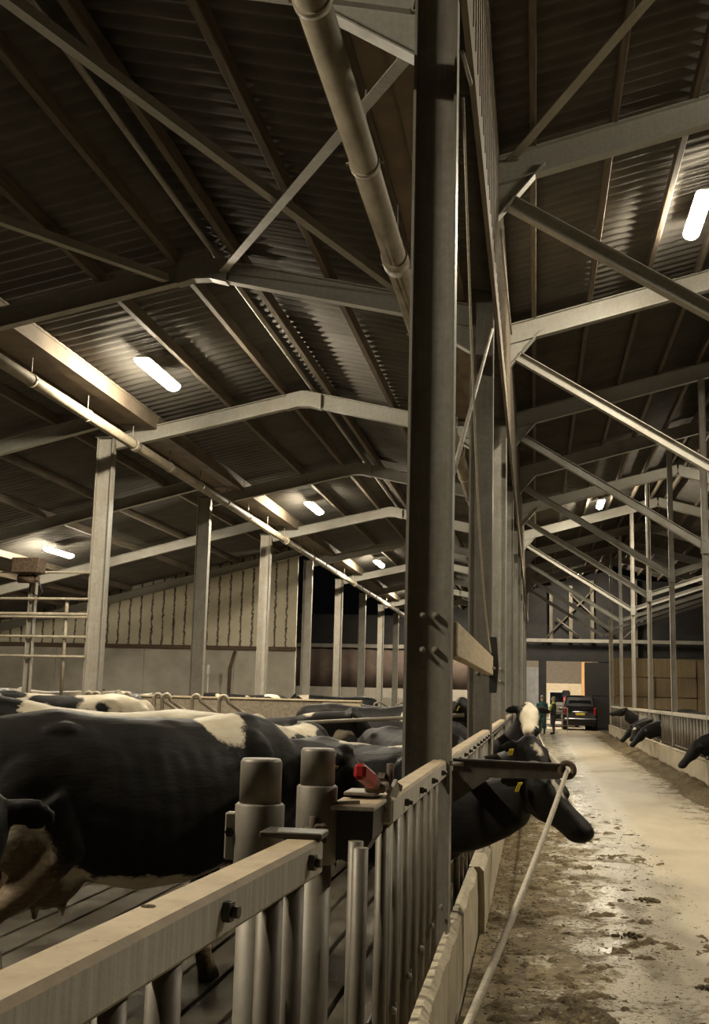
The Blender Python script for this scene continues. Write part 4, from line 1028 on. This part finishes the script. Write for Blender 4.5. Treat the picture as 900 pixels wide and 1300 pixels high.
# ------------------------------------------------------------------ yard beyond the door
M['cream'] = simple('cream_render', (.62, .52, .36), (.72, .62, .45), 3, .9, 0, .05)
M['dark_clad2'] = simple('shed_cladding', (.045, .047, .047), (.065, .066, .064), 3, .8, 0, .1)
M['oak'] = simple('orange_timber', (.50, .27, .10), (.62, .36, .15), 3, .7, 0, .15, stretch=(6, 6, .6))
M['slate'] = simple('slate_gable', (.16, .135, .11), (.22, .19, .15), 3, .9, 0, .2, stretch=(1, 1, 8))
r = empty('house', (2.2, 78, 0), 'cream rendered house across the yard with a white framed door', 'house')
b = MB(); b.bb((-3.2, 0, 0), (2.0, .4, 2.7)); b.build('wall', M['cream'], r)
b = MB(); b.prism([(-3.2, 2.7), (2.0, 2.7), (2.0, 4.8), (-.6, 6.0), (-3.2, 4.8)], 'y', .02, .4); b.build('gable', M['slate'], r)
b = MB(); b.cbox((-.75, -.05, 1.1), (1.2, .1, 2.2), .01); o = b.build('door', M['plastic_white'], r)
b = MB(); b.cbox((-.75, -.11, 1.15), (.95, .04, 1.9), .01); b.build('pane', M['glass'], o)
r = empty('timber_wall', (3.35, 76, 0), 'tall orange timber boarding beside the cream house', 'boarding')
b = MB(); b.cbox((0, 0, 2.05), (.72, .3, 4.1), .02); b.build('boarding', M['oak'], r)
b = MB(); b.cbox((-.02, -.16, 3.3), (.16, .02, .25), .005); b.build('plate', M['slate'], r)
r = empty('farm_machine', (1.75, 70.5, 0), 'dark farm machine with a red hood standing just outside the door', 'machine')
b = MB(); b.cbox((0, 0, 1.10), (1.3, 1.6, .75), .15); b.build('bonnet', M['black'], r)
b = MB(); b.cbox((.18, -.2, 1.62), (.5, .9, .34), .08); b.build('hood', M['red'], r)
b = MB(); b.cbox((.1, .3, 1.95), (.5, .6, .5), .1); b.build('cab', M['glass'], r)
for s in (-1, 1):
    b = MB(); b.tube([(s * .62, .2, .5), (s * .85, .2, .5)], .5, 24); b.build('wheel', M['black'], r)
b = MB(); b.bb((-25, 74, 0), (-1.2, 74.3, 3.2)); tag(b.build('wall_yard', M['concrete_wall']), kind='structure')
b = MB(); b.bb((-1.1, 72, 0), (.3, 72.2, 3.6)); 
for i in range(8): b.bb((-1.1 + i * .18, 71.97, 0), (-1.02 + i * .18, 72, 3.6))
tag(b.build('shed_side', M['dark_clad2']), 'grey corrugated shed side outside the far door', 'shed')
def flood(loc, rot, e, label):  # unseen lamps added to brighten the yard beyond the end wall
    r = empty('added_flood_lamp', loc, label, 'lamp'); b = MB(); b.cbox((0, 0, .06), (.36, .26, .12), .02); b.build('housing', M['dark_steel'], r)
    ld = bpy.data.lights.new('flood', 'SPOT'); ld.energy = e; ld.color = (1, .86, .66); ld.spot_size = 2.3; ld.spot_blend = .5; ld.shadow_soft_size = .12
    lo = bpy.data.objects.new('added_flood_light', ld); COL.objects.link(lo); lo.parent = r; lo.location = (0, 0, -.02); r.rotation_euler = rot
flood((1.2, 66.1, 5.2), (R(55), 0, 0), 6000, 'unseen flood lamp added on the outer face of the far wall over the door')
flood((-9, 66.1, 5.0), (R(55), 0, 0), 1600, 'unseen flood lamp added on the outer face of the far wall, cow side')

# ------------------------------------------------------------------ camera, world, view
f = 1424.5
dy = V((679.6 - 450, -(885.9 - 650), -f)).normalized(); up = V((670.5 - 450, 8650, -f)); up -= dy * up.dot(dy); up.normalize(); dx = dy.cross(up)
Rw = Matrix((dx, dy, up)).to_4x4()
cd = bpy.data.cameras.new('camera'); cd.sensor_fit = 'AUTO'; cd.sensor_width = 36; cd.lens = f / 1300 * 36; cd.clip_end = 300; cd.clip_start = .05
cam = bpy.data.objects.new('camera', cd); COL.objects.link(cam); cam.matrix_world = Matrix.Translation((0, 0, 1.7)) @ Rw
SC.camera = cam
w = bpy.data.worlds.new('night'); SC.world = w; w.use_nodes = True
w.node_tree.nodes['Background'].inputs[0].default_value = (.5, .5, .55, 1); w.node_tree.nodes['Background'].inputs[1].default_value = .002
vs = SC.view_settings; vs.view_transform = 'Standard'; vs.look = 'None'; vs.gamma = 1; vs.exposure = 0.42; vs.use_curve_mapping = False
SC.cycles.use_denoising = True; SC.cycles.max_bounces = 8; SC.cycles.diffuse_bounces = 5; SC.cycles.sample_clamp_indirect = 6
